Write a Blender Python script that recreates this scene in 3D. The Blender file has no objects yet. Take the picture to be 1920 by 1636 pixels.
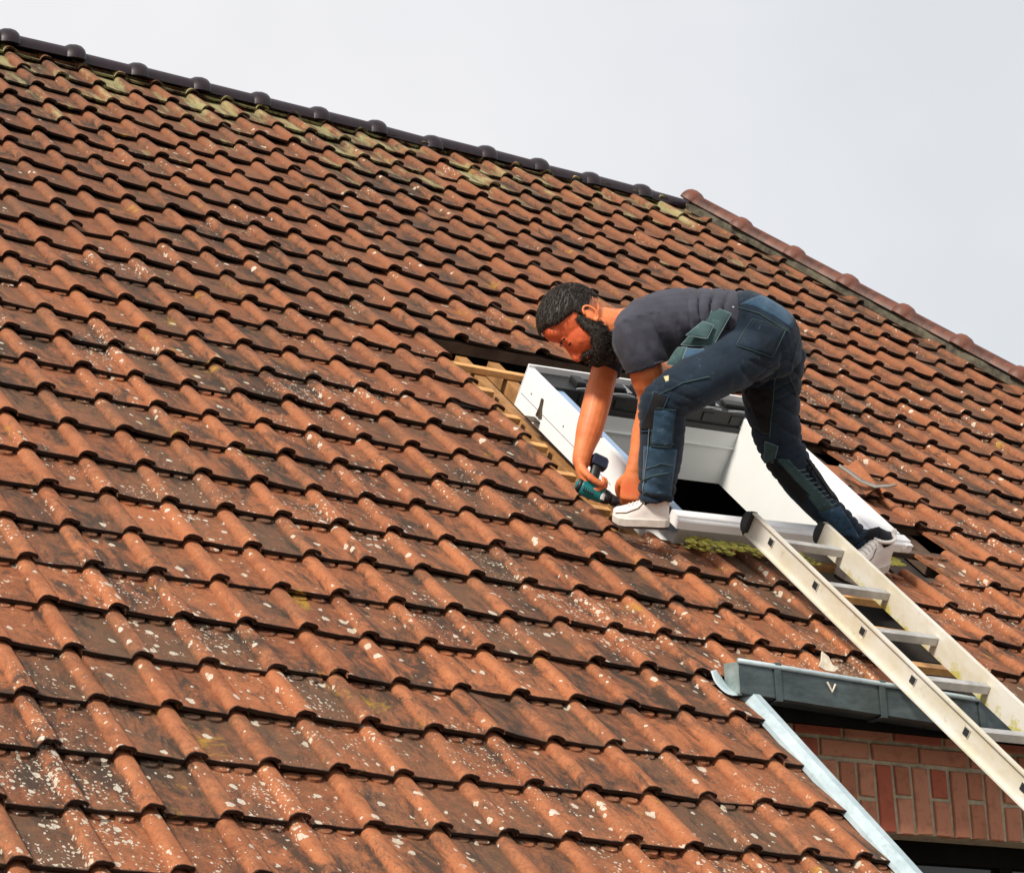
import bpy, bmesh, math, random
import numpy as np
from mathutils import Vector, Matrix, noise
from mathutils.bvhtree import BVHTree

rnd = random.Random(7)
S = bpy.context.scene
COL = S.collection

# ---------------------------------------------------------------- camera, sky, sun, exposure
PITCH = 0.7473950005787908            # pitch of the tiled slope
CP, SP = math.cos(PITCH), math.sin(PITCH)
Z0 = 4.95                             # height of the slope's reference course above the ground
RV = Vector((0.8538056, -0.5193224, -0.0363346))
UV = Vector((-0.1384083, -0.2937281, 0.9458155))
BV = Vector((-0.5018557, -0.8025136, -0.3226653))
cam_data = bpy.data.cameras.new('camera')
cam = bpy.data.objects.new('camera', cam_data)
COL.objects.link(cam)
cam_data.sensor_width = 36
cam_data.lens = 4567.46 / 1920 * 36
cam_data.clip_end = 2000
cam.matrix_world = Matrix(((RV.x, UV.x, BV.x, -2.335136), (RV.y, UV.y, BV.y, -7.767902), (RV.z, UV.z, BV.z, -3.297636 + Z0), (0, 0, 0, 1)))
S.camera = cam
S.view_settings.view_transform = 'Standard'
S.view_settings.look = 'None'
S.view_settings.exposure = 0.0

SUN_TO = Vector((-0.80, -0.42, 0.60)).normalized()     # towards the sun
sun_elev = math.asin(SUN_TO.z)
sun_rot = math.atan2(SUN_TO.x, SUN_TO.y)
world = bpy.data.worlds.new('World')
S.world = world
world.use_nodes = True
wn, wl = world.node_tree.nodes, world.node_tree.links
wn.clear()
w_out = wn.new('ShaderNodeOutputWorld')
w_bg = wn.new('ShaderNodeBackground')
w_bg.inputs['Strength'].default_value = 0.1
w_sky = wn.new('ShaderNodeTexSky')
w_sky.sky_type = 'NISHITA'
w_sky.sun_disc = False
w_sky.sun_elevation = sun_elev
w_sky.sun_rotation = sun_rot
w_tc = wn.new('ShaderNodeTexCoord')
w_no = wn.new('ShaderNodeTexNoise')
w_no.inputs['Scale'].default_value = 2.2
w_no.inputs['Detail'].default_value = 5
w_no.inputs['Roughness'].default_value = 0.5
w_ramp = wn.new('ShaderNodeValToRGB')
w_ramp.color_ramp.elements[0].position = 0.36
w_ramp.color_ramp.elements[0].color = (7.7, 8.0, 8.35, 1)
w_ramp.color_ramp.elements[1].position = 0.66
w_ramp.color_ramp.elements[1].color = (10.0, 9.75, 9.85, 1)
w_mix = wn.new('ShaderNodeMix')
w_mix.data_type = 'RGBA'
w_mix.inputs[0].default_value = 0.94
wl.new(w_tc.outputs['Generated'], w_no.inputs['Vector'])
wl.new(w_no.outputs['Fac'], w_ramp.inputs[0])
wl.new(w_sky.outputs[0], w_mix.inputs[6])
wl.new(w_ramp.outputs[0], w_mix.inputs[7])
wl.new(w_mix.outputs[2], w_bg.inputs[0])
wl.new(w_bg.outputs[0], w_out.inputs[0])
sun_data = bpy.data.lights.new('sun', 'SUN')
sun = bpy.data.objects.new('sun', sun_data)
COL.objects.link(sun)
sun_data.energy = 4.7
sun_data.angle = math.radians(8)
sun_data.color = (1.0, 0.93, 0.82)
sun.rotation_euler = (-SUN_TO).to_track_quat('-Z', 'Y').to_euler()

# ---------------------------------------------------------------- frames and helpers
ROOF = Matrix(((1, 0, 0, 0), (0, CP, -SP, 0), (0, SP, CP, Z0), (0, 0, 0, 1)))   # (along ridge, up slope, off slope) -> world
PELVIS = Vector((2.8486151, -1.2584988, -0.122144 + Z0))
BODY = Matrix(((RV.x, UV.x, BV.x, PELVIS.x), (RV.y, UV.y, BV.y, PELVIS.y), (RV.z, UV.z, BV.z, PELVIS.z), (0, 0, 0, 1)))
IDENT = Matrix.Identity(4)
ORIGIN = {}


def tag(o, label=None, cat=None, group=None, kind=None):
    for k, v in (('label', label), ('category', cat), ('group', group), ('kind', kind)):
        if v:
            o[k] = v
    return o


def empty(name, loc, label=None, cat=None, group=None):
    o = bpy.data.objects.new(name, None)
    COL.objects.link(o)
    o.location = loc
    o.empty_display_size = 0.1
    ORIGIN[o.name] = Matrix.Translation(loc)
    return tag(o, label, cat, group)


def place(o, parent, mat=IDENT):
    COL.objects.link(o)
    if parent is not None:
        o.parent = parent
        o.matrix_local = ORIGIN[parent.name].inverted() @ mat
    else:
        o.matrix_world = mat
    ORIGIN[o.name] = mat.copy()
    return o


def add_mesh(name, me, mats, parent=None, mat=IDENT, smooth=False):
    o = bpy.data.objects.new(name, me)
    for m in (mats if isinstance(mats, (list, tuple)) else [mats]):
        me.materials.append(m)
    if smooth:
        me.polygons.foreach_set('use_smooth', [True] * len(me.polygons))
    return place(o, parent, mat)


def obj(name, bm, mats, parent=None, mat=IDENT, smooth=False, angle=None):
    me = bpy.data.meshes.new(name)
    bmesh.ops.recalc_face_normals(bm, faces=bm.faces)
    bm.to_mesh(me)
    bm.free()
    o = add_mesh(name, me, mats, parent, mat, smooth or angle is not None)
    if angle is not None:
        try:
            me.set_sharp_from_angle(angle=math.radians(angle))
        except Exception:
            pass
    return o


def box(bm, x0, x1, y0, y1, z0, z1, bev=0.0, mi=0):
    vs = [bm.verts.new((x, y, z)) for x in (x0, x1) for y in (y0, y1) for z in (z0, z1)]
    fs = [bm.faces.new([vs[i] for i in q]) for q in ((0, 1, 3, 2), (4, 6, 7, 5), (0, 4, 5, 1), (2, 3, 7, 6), (0, 2, 6, 4), (1, 5, 7, 3))]
    for f in fs:
        f.material_index = mi
    if bev > 0:
        es = list({e for f in fs for e in f.edges})
        r = bmesh.ops.bevel(bm, geom=es, offset=bev, segments=2, profile=0.6, affect='EDGES', clamp_overlap=True)
        for f in r['faces']:
            f.material_index = mi
    return fs


def prism(bm, prof, axis, a0, a1, mi=0, closed=True, cap=True):
    """extrude a 2-D profile along an axis (0, 1 or 2) from a0 to a1"""
    def pt(p, a):
        q = [p[0], p[1]]
        q.insert(axis, a)
        return q
    A = [bm.verts.new(pt(p, a0)) for p in prof]
    B = [bm.verts.new(pt(p, a1)) for p in prof]
    n = len(prof)
    out = []
    for i in range(n if closed else n - 1):
        j = (i + 1) % n
        out.append(bm.faces.new((A[i], A[j], B[j], B[i])))
    if closed and cap:
        out.append(bm.faces.new(A))
        out.append(bm.faces.new(B[::-1]))
    for f in out:
        f.material_index = mi
    return out


def frame_of(d, hint):
    d = d.normalized()
    x = hint - d * hint.dot(d)
    if x.length < 1e-4:
        x = Vector((1, 0, 0)) - d * d.x
        if x.length < 1e-3:
            x = Vector((0, 1, 0)) - d * d.y
    x.normalize()
    return x, d.cross(x)


def tube(bm, pts, rad, hint=(0, 0, 1), n=14, cap=True, sub=0, mi=0):
    """loft along pts; rad: per point r or (ra along hint, rb across)"""
    P = [Vector(p) for p in pts]
    Rr = [(r, r) if not isinstance(r, (tuple, list)) else tuple(r) for r in (rad if isinstance(rad, (list, tuple)) and len(rad) == len(P) else [rad] * len(P))]
    if sub:
        P2, R2 = [], []
        m = len(P)
        for i in range(m - 1):
            p0, p1, p2, p3 = P[max(i - 1, 0)], P[i], P[i + 1], P[min(i + 2, m - 1)]
            for k in range(sub):
                t = k / sub
                q = 0.5 * ((2 * p1) + (p2 - p0) * t + (2 * p0 - 5 * p1 + 4 * p2 - p3) * t * t + (3 * p1 - p0 - 3 * p2 + p3) * t ** 3)
                P2.append(q)
                tt = t * t * (3 - 2 * t)
                R2.append(tuple(Rr[i][a] * (1 - tt) + Rr[i + 1][a] * tt for a in (0, 1)))
        P2.append(P[-1])
        R2.append(Rr[-1])
        P, Rr = P2, R2
    h = Vector(hint)
    rings = []
    for i, p in enumerate(P):
        d = P[min(i + 1, len(P) - 1)] - P[max(i - 1, 0)]
        x, y = frame_of(d, h)
        rings.append([bm.verts.new(p + x * (Rr[i][0] * math.cos(2 * math.pi * k / n)) + y * (Rr[i][1] * math.sin(2 * math.pi * k / n))) for k in range(n)])
    for a, b in zip(rings, rings[1:]):
        for k in range(n):
            f = bm.faces.new((a[k], a[(k + 1) % n], b[(k + 1) % n], b[k]))
            f.material_index = mi
    if cap:
        for r, p, rr, s in ((rings[0], P[0], Rr[0], P[0] - P[1]), (rings[-1], P[-1], Rr[-1], P[-1] - P[-2])):
            if cap == 'round':
                d = s.normalized()
                tip = bm.verts.new(p + d * min(rr) * 0.75)
                mid = [bm.verts.new(p + (v.co - p) * 0.72 + d * min(rr) * 0.5) for v in r]
                for k in range(n):
                    bm.faces.new((r[k], r[(k + 1) % n], mid[(k + 1) % n], mid[k])).material_index = mi
                    bm.faces.new((mid[k], mid[(k + 1) % n], tip)).material_index = mi
            else:
                bm.faces.new(r).material_index = mi
    return rings


def ball(bm, c, r, ax=None, seg=18, ring=12, mi=0):
    """ellipsoid; r: three radii along ax (three unit vectors)"""
    c = Vector(c)
    r = (r, r, r) if not isinstance(r, (tuple, list)) else r
    ax = ax or (Vector((1, 0, 0)), Vector((0, 1, 0)), Vector((0, 0, 1)))
    before = len(bm.verts)
    q = bmesh.ops.create_uvsphere(bm, u_segments=seg, v_segments=ring, radius=1)
    for v in q['verts']:
        p = v.co.copy()
        v.co = c + Vector(ax[0]) * p.x * r[0] + Vector(ax[1]) * p.y * r[1] + Vector(ax[2]) * p.z * r[2]
    for v in q['verts']:
        for f in v.link_faces:
            f.material_index = mi


def fuse(bm, voxel, smooth=4, factor=0.5):
    """one continuous surface out of overlapping closed shapes; returns a mesh"""
    bmesh.ops.recalc_face_normals(bm, faces=bm.faces)
    me = bpy.data.meshes.new('fused')
    bm.to_mesh(me)
    bm.free()
    o = bpy.data.objects.new('fused', me)
    COL.objects.link(o)
    m = o.modifiers.new('remesh', 'REMESH')
    m.mode = 'VOXEL'
    m.voxel_size = voxel
    if smooth:
        s = o.modifiers.new('smooth', 'SMOOTH')
        s.iterations = smooth
        s.factor = factor
    dg = bpy.context.evaluated_depsgraph_get()
    dg.update()
    r = bpy.data.meshes.new_from_object(o.evaluated_get(dg))
    bpy.data.objects.remove(o)
    bpy.data.meshes.remove(me)
    r.materials.clear()
    return r


def displace(me, fn):
    """move every vertex along its normal by fn(co, normal)"""
    n = len(me.vertices)
    co = np.empty(n * 3)
    me.vertices.foreach_get('co', co)
    no = np.empty(n * 3)
    me.vertex_normals.foreach_get('vector', no)
    co = co.reshape(-1, 3)
    no = no.reshape(-1, 3)
    for i in range(n):
        d = fn(Vector(co[i]), Vector(no[i]))
        co[i] += no[i] * d
    me.vertices.foreach_set('co', co.ravel())
    me.update()


# ---------------------------------------------------------------- materials
class Mat:
    def __init__(self, name, base=(0.5, 0.5, 0.5), rough=0.6, metal=0.0, spec=0.5):
        self.m = bpy.data.materials.new(name)
        self.m.use_nodes = True
        self.t = self.m.node_tree
        self.b = self.t.nodes['Principled BSDF']
        self.b.inputs['Base Color'].default_value = (*base, 1)
        self.b.inputs['Roughness'].default_value = rough
        self.b.inputs['Metallic'].default_value = metal
        self.b.inputs['Specular IOR Level'].default_value = spec
        self._tc = None

    def n(self, kind, **kw):
        x = self.t.nodes.new('ShaderNode' + kind)
        for k, v in kw.items():
            setattr(x, k, v)
        return x

    def link(self, a, b):
        self.t.links.new(a, b)

    def coord(self, sc=(1, 1, 1), kind='Object'):
        if self._tc is None:
            self._tc = self.n('TexCoord')
        mp = self.n('Mapping')
        mp.inputs['Scale'].default_value = sc
        self.link(self._tc.outputs[kind], mp.inputs[0])
        return mp.outputs[0]

    def noise(self, scale, detail=4, rough=0.55, sc=(1, 1, 1), vec=None, dist=0.0):
        x = self.n('TexNoise')
        x.inputs['Scale'].default_value = scale
        x.inputs['Detail'].default_value = detail
        x.inputs['Roughness'].default_value = rough
        x.inputs['Distortion'].default_value = dist
        self.link(vec if vec is not None else self.coord(sc), x.inputs['Vector'])
        return x.outputs['Fac']

    def ramp(self, src, a, b, ca=(0, 0, 0), cb=(1, 1, 1)):
        r = self.n('ValToRGB')
        r.color_ramp.elements[0].position = a
        r.color_ramp.elements[1].position = b
        r.color_ramp.elements[0].color = (*ca, 1)
        r.color_ramp.elements[1].color = (*cb, 1)
        self.link(src, r.inputs[0])
        return r.outputs[0]

    def mix(self, fac, a, b, blend='MIX'):
        m = self.n('Mix')
        m.data_type = 'RGBA'
        m.blend_type = blend
        for s, i in ((fac, 0), (a, 6), (b, 7)):
            if isinstance(s, (tuple, list)):
                m.inputs[i].default_value = (*s, 1)
            elif isinstance(s, (int, float)):
                m.inputs[i].default_value = s
            else:
                self.link(s, m.inputs[i])
        return m.outputs[2]

    def math(self, op, a, b=0.0, clamp=False):
        m = self.n('Math')
        m.operation = op
        m.use_clamp = clamp
        for s, i in ((a, 0), (b, 1)):
            if isinstance(s, (int, float)):
                m.inputs[i].default_value = s
            else:
                self.link(s, m.inputs[i])
        return m.outputs[0]

    def attr(self, name):
        a = self.n('Attribute')
        a.attribute_name = name
        s = self.n('SeparateColor')
        self.link(a.outputs['Color'], s.inputs[0])
        return s.outputs[0], s.outputs[1], s.outputs[2], a.outputs['Alpha']

    def color(self, c):
        self.link(c, self.b.inputs['Base Color'])
        return self

    def rough(self, r):
        self.link(r, self.b.inputs['Roughness'])
        return self

    def bump(self, h, strength=0.3, dist=0.01):
        x = self.n('Bump')
        x.inputs['Strength'].default_value = strength
        x.inputs['Distance'].default_value = dist
        self.link(h, x.inputs['Height'])
        self.link(x.outputs[0], self.b.inputs['Normal'])
        return self


def simple(name, base, rough=0.6, metal=0.0, var=0.25, scale=12, bump=0.0, dark=None, spec=0.5):
    m = Mat(name, base, rough, metal, spec)
    f = m.noise(scale, 5, 0.6)
    lo = dark or tuple(c * (1 - var) for c in base)
    hi = tuple(min(1, c * (1 + var * 0.5)) for c in base)
    m.color(m.ramp(f, 0.3, 0.7, lo, hi))
    if bump:
        m.bump(m.noise(scale * 6, 4, 0.6), bump, 0.004)
    return m.m


def tile_material():
    m = Mat('weathered_clay', (0.3, 0.12, 0.06), 0.85, 0, 0.22)
    r1, r2, u, v = m.attr('tile')
    e1, e2, e3, e4 = m.attr('wear')      # grimy and shaded edge, how high up, pan, position up the slope
    big = m.noise(0.55, 3, 0.5)
    base = m.mix(m.ramp(r1, 0.0, 1.0), (0.190, 0.066, 0.032), (0.375, 0.130, 0.055))
    base = m.mix(m.math('MULTIPLY', m.ramp(r2, 0.50, 1.0), 0.70), base, (0.150, 0.062, 0.036))
    roll = m.math('SUBTRACT', 1.0, e3, True)
    base = m.mix(m.math('MULTIPLY', roll, m.ramp(m.noise(10, 6, 0.75), 0.38, 0.70)), base, (0.42, 0.155, 0.068))
    mott = m.noise(26, 7, 0.75)
    base = m.mix(m.math('MULTIPLY', m.ramp(mott, 0.46, 0.68), 0.50), base, (0.47, 0.190, 0.085))
    # dull film of algae, thickest in the pans where the rain runs
    alg = m.noise(9, 8, 0.72, (1, 0.55, 1))
    k = m.math('MULTIPLY_ADD', e3, 0.13)
    k.node.inputs[2].default_value = -0.075
    k = m.math('ADD', k, alg)
    k = m.math('ADD', k, m.math('MULTIPLY', m.math('SUBTRACT', r2, 0.5), 0.22))
    k = m.math('ADD', k, m.math('MULTIPLY', m.math('SUBTRACT', m.noise(60, 5, 0.75), 0.5), 0.45))
    base = m.mix(m.math('MULTIPLY', m.ramp(k, 0.46, 0.74), 0.85), base, (0.112, 0.070, 0.044))
    base = m.mix(m.math('MULTIPLY', e2, 0.52), base, (0.120, 0.060, 0.036))
    # soot-dark streaks and patches, thicker towards one end of the slope
    so = m.noise(13, 7, 0.76, (1, 0.42, 1), None, 0.7)
    so = m.math('ADD', so, m.math('MULTIPLY', m.math('SUBTRACT', m.noise(1.1, 4, 0.6), 0.5), 0.55))
    so = m.math('ADD', so, m.math('MULTIPLY', e3, 0.06))
    base = m.mix(m.math('MULTIPLY', m.ramp(so, 0.54, 0.68), 0.88), base, (0.040, 0.032, 0.025))
    fine = m.noise(120, 6, 0.8)
    base = m.mix(m.math('MULTIPLY', m.ramp(fine, 0.52, 0.68), 0.62), base, (0.062, 0.034, 0.021))
    # real grime along each tile's lower lip, its shade painted in too
    crust_shade = m.math('ADD', e1, m.math('MULTIPLY', m.math('SUBTRACT', m.noise(70, 5, 0.7), 0.5), 1.5))
    base = m.mix(m.math('MULTIPLY', m.ramp(crust_shade, 0.42, 0.66), 0.94), base, (0.020, 0.014, 0.011))
    # ochre lichen
    oc = m.noise(5.2, 6, 0.74, (1, 0.8, 1), None, 0.5)
    base = m.mix(m.math('MULTIPLY', m.ramp(oc, 0.63, 0.71), 0.80), base, (0.38, 0.22, 0.03))
    # pale green bloom beneath the ridge
    gr = m.noise(8, 6, 0.68, (1.5, 0.28, 1))
    gr = m.math('ADD', gr, m.math('MULTIPLY', m.math('SUBTRACT', e4, 1.0), 0.95))
    gr = m.math('ADD', gr, m.math('MULTIPLY', m.math('SUBTRACT', e3, 0.6), 0.05))
    base = m.mix(m.math('MULTIPLY', m.ramp(gr, 0.45, 0.58), 0.66), base, (0.36, 0.35, 0.17))
    # whitish lichen
    nz = m.n('TexNoise')
    nz.inputs['Scale'].default_value = 55
    nz.inputs['Detail'].default_value = 3
    m.link(m.coord((1, 0.8, 1)), nz.inputs['Vector'])
    sc = m.n('VectorMath')
    sc.operation = 'SCALE'
    sc.inputs[3].default_value = 0.020
    m.link(nz.outputs['Color'], sc.inputs[0])
    dv = m.n('VectorMath')
    dv.operation = 'ADD'
    m.link(m.coord((1, 0.8, 1)), dv.inputs[0])
    m.link(sc.outputs[0], dv.inputs[1])
    tot = None
    for scale, thr, dens, clump in ((30, 0.30, 0.74, 1.7), (62, 0.31, 0.80, 1.9), (105, 0.33, 0.88, 1.9), (17, 0.22, 0.74, 1.3)):
        vo = m.n('TexVoronoi')
        vo.inputs['Scale'].default_value = scale
        m.link(dv.outputs[0], vo.inputs['Vector'])
        hue = m.n('SeparateColor')
        m.link(vo.outputs['Color'], hue.inputs[0])
        cl = m.noise(clump, 4, 0.65)
        keep = m.math('ADD', hue.outputs[0], m.math('MULTIPLY', m.math('SUBTRACT', cl, 0.5), 4.2))
        keep = m.math('SUBTRACT', keep, m.math('MULTIPLY', e4, 0.50))
        keep = m.ramp(keep, dens + 0.08, dens + 0.12)
        rad = m.math('MULTIPLY_ADD', hue.outputs[1], thr * 0.9)
        rad.node.inputs[2].default_value = thr * 0.30
        disc = m.math('LESS_THAN', vo.outputs['Distance'], rad)
        d = m.math('MULTIPLY', disc, keep)
        tot = d if tot is None else m.math('MAXIMUM', tot, d)
    tot = m.math('MULTIPLY', tot, m.math('LESS_THAN', e1, 0.5))
    pale = m.mix(m.noise(3.1, 2), (0.70, 0.64, 0.56), (0.46, 0.43, 0.31))
    base = m.mix(m.math('MULTIPLY', tot, m.ramp(m.noise(140, 4, 0.7), 0.30, 0.60, (0.45, 0.45, 0.45), (0.92, 0.92, 0.92))), base, pale)
    m.color(base)
    hgt = m.math('ADD', m.math('MULTIPLY', m.noise(55, 6, 0.7), 0.7), m.math('MULTIPLY', fine, 0.6))
    m.bump(hgt, 0.55, 0.007)
    return m.m


M = {}
M['tile'] = tile_material()
M['soil'] = simple('ground_soil', (0.27, 0.25, 0.22), 0.95, var=0.3, scale=3, bump=0.4)
M['dark'] = simple('dark_underlay', (0.030, 0.024, 0.020), 0.95, var=0.5, scale=9, bump=0.4)
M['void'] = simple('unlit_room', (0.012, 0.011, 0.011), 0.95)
M['wood'] = simple('fresh_batten_wood', (0.66, 0.34, 0.12), 0.7, var=0.35, scale=14, bump=0.2)
M['rafter'] = simple('sawn_rafter_wood', (0.34, 0.165, 0.055), 0.8, var=0.45, scale=11, bump=0.3)
M['oldwood'] = simple('old_batten_wood', (0.085, 0.05, 0.03), 0.85, var=0.4, scale=14, bump=0.3)
M['ridge'] = simple('glazed_ridge_clay', (0.020, 0.009, 0.014), 0.42, var=0.4, scale=20, bump=0.15, dark=(0.005, 0.004, 0.005), spec=0.35)
M['hip'] = simple('brown_hip_clay', (0.125, 0.038, 0.019), 0.55, var=0.85, scale=9, bump=0.4)
M['soot'] = simple('sooty_mortar', (0.10, 0.088, 0.060), 0.95, var=0.8, scale=13, bump=0.5, dark=(0.016, 0.013, 0.010))
M['mortar'] = simple('pale_mortar', (0.20, 0.19, 0.10), 0.95, var=0.5, scale=22, bump=0.5, dark=(0.04, 0.035, 0.025))
M['white'] = simple('white_lacquer', (0.80, 0.79, 0.79), 0.42, var=0.05, scale=6)
M['liner'] = simple('matt_white_liner', (0.74, 0.75, 0.73), 0.6, var=0.05, scale=5)
M['tint'] = simple('sky_tinted_rail', (0.26, 0.38, 0.56), 0.35, var=0.12, scale=7)  # blue of the sky's light put into the rail's colour
M['blackrail'] = simple('black_rail_plastic', (0.009, 0.009, 0.010), 0.5, var=0.3, scale=20)
M['greymetal'] = simple('grey_clip_metal', (0.30, 0.31, 0.32), 0.4, 0.3, var=0.3, scale=30)
M['steel'] = simple('rusty_bracket_steel', (0.10, 0.075, 0.05), 0.5, 0.5, var=0.5, scale=60)


def zinc(name, lo, hi, rough=0.45, metal=0.35):
    m = Mat(name, hi, rough, metal)
    a = m.noise(7, 6, 0.65, (1, 1, 3))
    b = m.noise(40, 4, 0.6)
    c = m.mix(m.ramp(a, 0.32, 0.68), lo, hi)
    c = m.mix(m.math('MULTIPLY', m.ramp(b, 0.55, 0.75), 0.4), c, tuple(x * 0.6 for x in lo))
    m.color(c)
    m.bump(a, 0.12, 0.01)
    return m.m


M['zinc'] = zinc('weathered_zinc', (0.028, 0.040, 0.042), (0.085, 0.112, 0.115))
M['newzinc'] = zinc('pale_zinc_trim', (0.30, 0.39, 0.42), (0.50, 0.59, 0.63), 0.45, 0.15)
M['capzinc'] = zinc('stained_zinc_end', (0.16, 0.22, 0.21), (0.38, 0.44, 0.43))


def aluminium():
    m = Mat('stained_aluminium', (0.6, 0.58, 0.52), 0.45, 0.15)
    _, mo, inner, _ = m.attr('stain')
    a = m.noise(5.5, 6, 0.7, (1, 0.5, 1))
    b = m.noise(26, 5, 0.7)
    c = m.mix(m.math('MULTIPLY', m.ramp(a, 0.42, 0.70), 0.75), (0.66, 0.635, 0.57), (0.50, 0.41, 0.22))
    c = m.mix(m.math('MULTIPLY', m.ramp(b, 0.60, 0.72), 0.35), c, (0.25, 0.19, 0.10))
    k = m.math('ADD', m.math('MULTIPLY', mo, 0.50), m.math('MULTIPLY', m.math('SUBTRACT', m.noise(6.5, 7, 0.75), 0.42), 1.5))
    c = m.mix(m.math('MULTIPLY', m.ramp(k, 0.52, 0.66), 0.85), c, (0.46, 0.41, 0.06))
    m.color(c)
    m.bump(b, 0.1, 0.004)
    return m.m


M['alu'] = aluminium()
M['rung'] = simple('worn_rung_aluminium', (0.52, 0.51, 0.49), 0.4, 0.3, var=0.25, scale=18)
M['rubber'] = simple('black_rubber', (0.014, 0.014, 0.015), 0.6, var=0.3, scale=30)


def brick():
    m = Mat('red_brick', (0.3, 0.1, 0.06), 0.9, 0, 0.2)
    r1, r2, _, _ = m.attr('tile')
    c = m.mix(m.ramp(r1, 0, 1), (0.38, 0.150, 0.086), (0.50, 0.225, 0.140))
    c = m.mix(m.ramp(r2, 0.78, 0.86), c, (0.38, 0.105, 0.062))
    c = m.mix(m.math('MULTIPLY', m.ramp(m.noise(24, 6, 0.7), 0.5, 0.75), 0.6), c, (0.13, 0.06, 0.04))
    m.color(c)
    m.bump(m.noise(70, 5, 0.7), 0.5, 0.006)
    return m.m


M['brick'] = brick()
M['brickjoint'] = simple('sandy_brick_mortar', (0.42, 0.36, 0.25), 0.95, var=0.35, scale=30, bump=0.5)
M['frame'] = simple('dark_window_frame', (0.007, 0.006, 0.005), 0.9, var=0.4, scale=12, spec=0.05)


def glass_dark():
    m = Mat('dark_window_glass', (0.01, 0.012, 0.014), 0.08)
    m.color(m.ramp(m.noise(2), 0.3, 0.7, (0.006, 0.007, 0.008), (0.014, 0.016, 0.018)))
    return m.m


M['pane'] = glass_dark()


def moss():
    m = Mat('yellow_moss', (0.4, 0.38, 0.05), 0.95, 0, 0.2)
    c = m.mix(m.ramp(m.noise(30, 5, 0.7), 0.3, 0.7), (0.22, 0.20, 0.03), (0.74, 0.68, 0.16))
    m.color(c)
    m.bump(m.noise(180, 4, 0.7), 0.8, 0.006)
    return m.m


M['moss'] = moss()


def skin():
    m = Mat('tanned_skin', (0.5, 0.2, 0.1), 0.5, 0, 0.4)
    c = m.mix(m.ramp(m.noise(14, 4, 0.6), 0.35, 0.7), (0.60, 0.160, 0.052), (0.76, 0.255, 0.095))
    c = m.mix(m.math('MULTIPLY', m.ramp(m.noise(5, 3), 0.45, 0.7), 0.4), c, (0.60, 0.14, 0.05))
    fa = m.attr('flush')[0]
    c = m.mix(m.math('MULTIPLY', fa, 0.75), c, (0.62, 0.085, 0.028))
    m.color(c)
    m.bump(m.noise(260, 3, 0.6), 0.10, 0.002)
    m.b.inputs['Subsurface Weight'].default_value = 0.08
    m.b.inputs['Subsurface Radius'].default_value = (0.01, 0.004, 0.002)
    return m.m


M['skin'] = skin()


def cloth(name, lo, hi, weave=700, rough=0.9, fleck=None):
    m = Mat(name, hi, rough, 0, 0.15)
    c = m.mix(m.ramp(m.noise(7, 5, 0.6), 0.3, 0.72), lo, hi)
    if fleck:
        c = m.mix(m.math('MULTIPLY', m.ramp(m.noise(38, 5, 0.7, (1, 1, 1)), 0.60, 0.74), 0.7), c, fleck)
    m.color(c)
    m.b.inputs['Sheen Weight'].default_value = 0.10
    m.b.inputs['Sheen Roughness'].default_value = 0.5
    m.bump(m.math('ADD', m.noise(weave, 2, 0.6), m.math('MULTIPLY', m.noise(60, 4, 0.6), 1.6)), 0.28, 0.004)
    return m.m


M['shirt'] = cloth('charcoal_jersey', (0.032, 0.033, 0.044), (0.062, 0.064, 0.088))
M['denim'] = cloth('navy_work_denim', (0.005, 0.010, 0.018), (0.018, 0.032, 0.053), fleck=(0.075, 0.115, 0.135))
M['denimblue'] = cloth('worn_blue_denim', (0.012, 0.032, 0.060), (0.055, 0.110, 0.175), fleck=(0.13, 0.20, 0.26))
M['denimgreen'] = cloth('faded_green_denim', (0.022, 0.045, 0.050), (0.065, 0.115, 0.115), fleck=(0.15, 0.22, 0.21))
M['cordura'] = cloth('black_cordura', (0.006, 0.006, 0.007), (0.013, 0.013, 0.014), fleck=(0.035, 0.03, 0.025))
M['seam_highlight'] = cloth('pale_seam_thread', (0.09, 0.14, 0.16), (0.24, 0.32, 0.34))
M['paint'] = simple('dried_paint_stain', (0.55, 0.50, 0.25), 0.8, var=0.3, scale=60)
M['sock'] = cloth('black_sock', (0.008, 0.008, 0.011), (0.016, 0.016, 0.020))
M['shoe'] = simple('white_leather', (0.76, 0.70, 0.66), 0.55, var=0.16, scale=14, bump=0.15)
M['sole'] = simple('off_white_rubber', (0.66, 0.60, 0.54), 0.7, var=0.25, scale=18)
M['outsole'] = simple('dirty_outsole', (0.05, 0.035, 0.028), 0.8, var=0.4, scale=25)
M['shoeline'] = simple('brown_trim', (0.13, 0.075, 0.05), 0.7, var=0.3, scale=30)


def hairmat():
    m = Mat('dark_brown_hair', (0.02, 0.013, 0.01), 0.55, 0, 0.4)
    s = m.noise(90, 5, 0.65, (1, 1, 0.35))
    m.color(m.mix(m.ramp(s, 0.35, 0.7), (0.006, 0.004, 0.003), (0.036, 0.024, 0.017)))
    m.bump(s, 0.5, 0.004)
    return m.m


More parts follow.
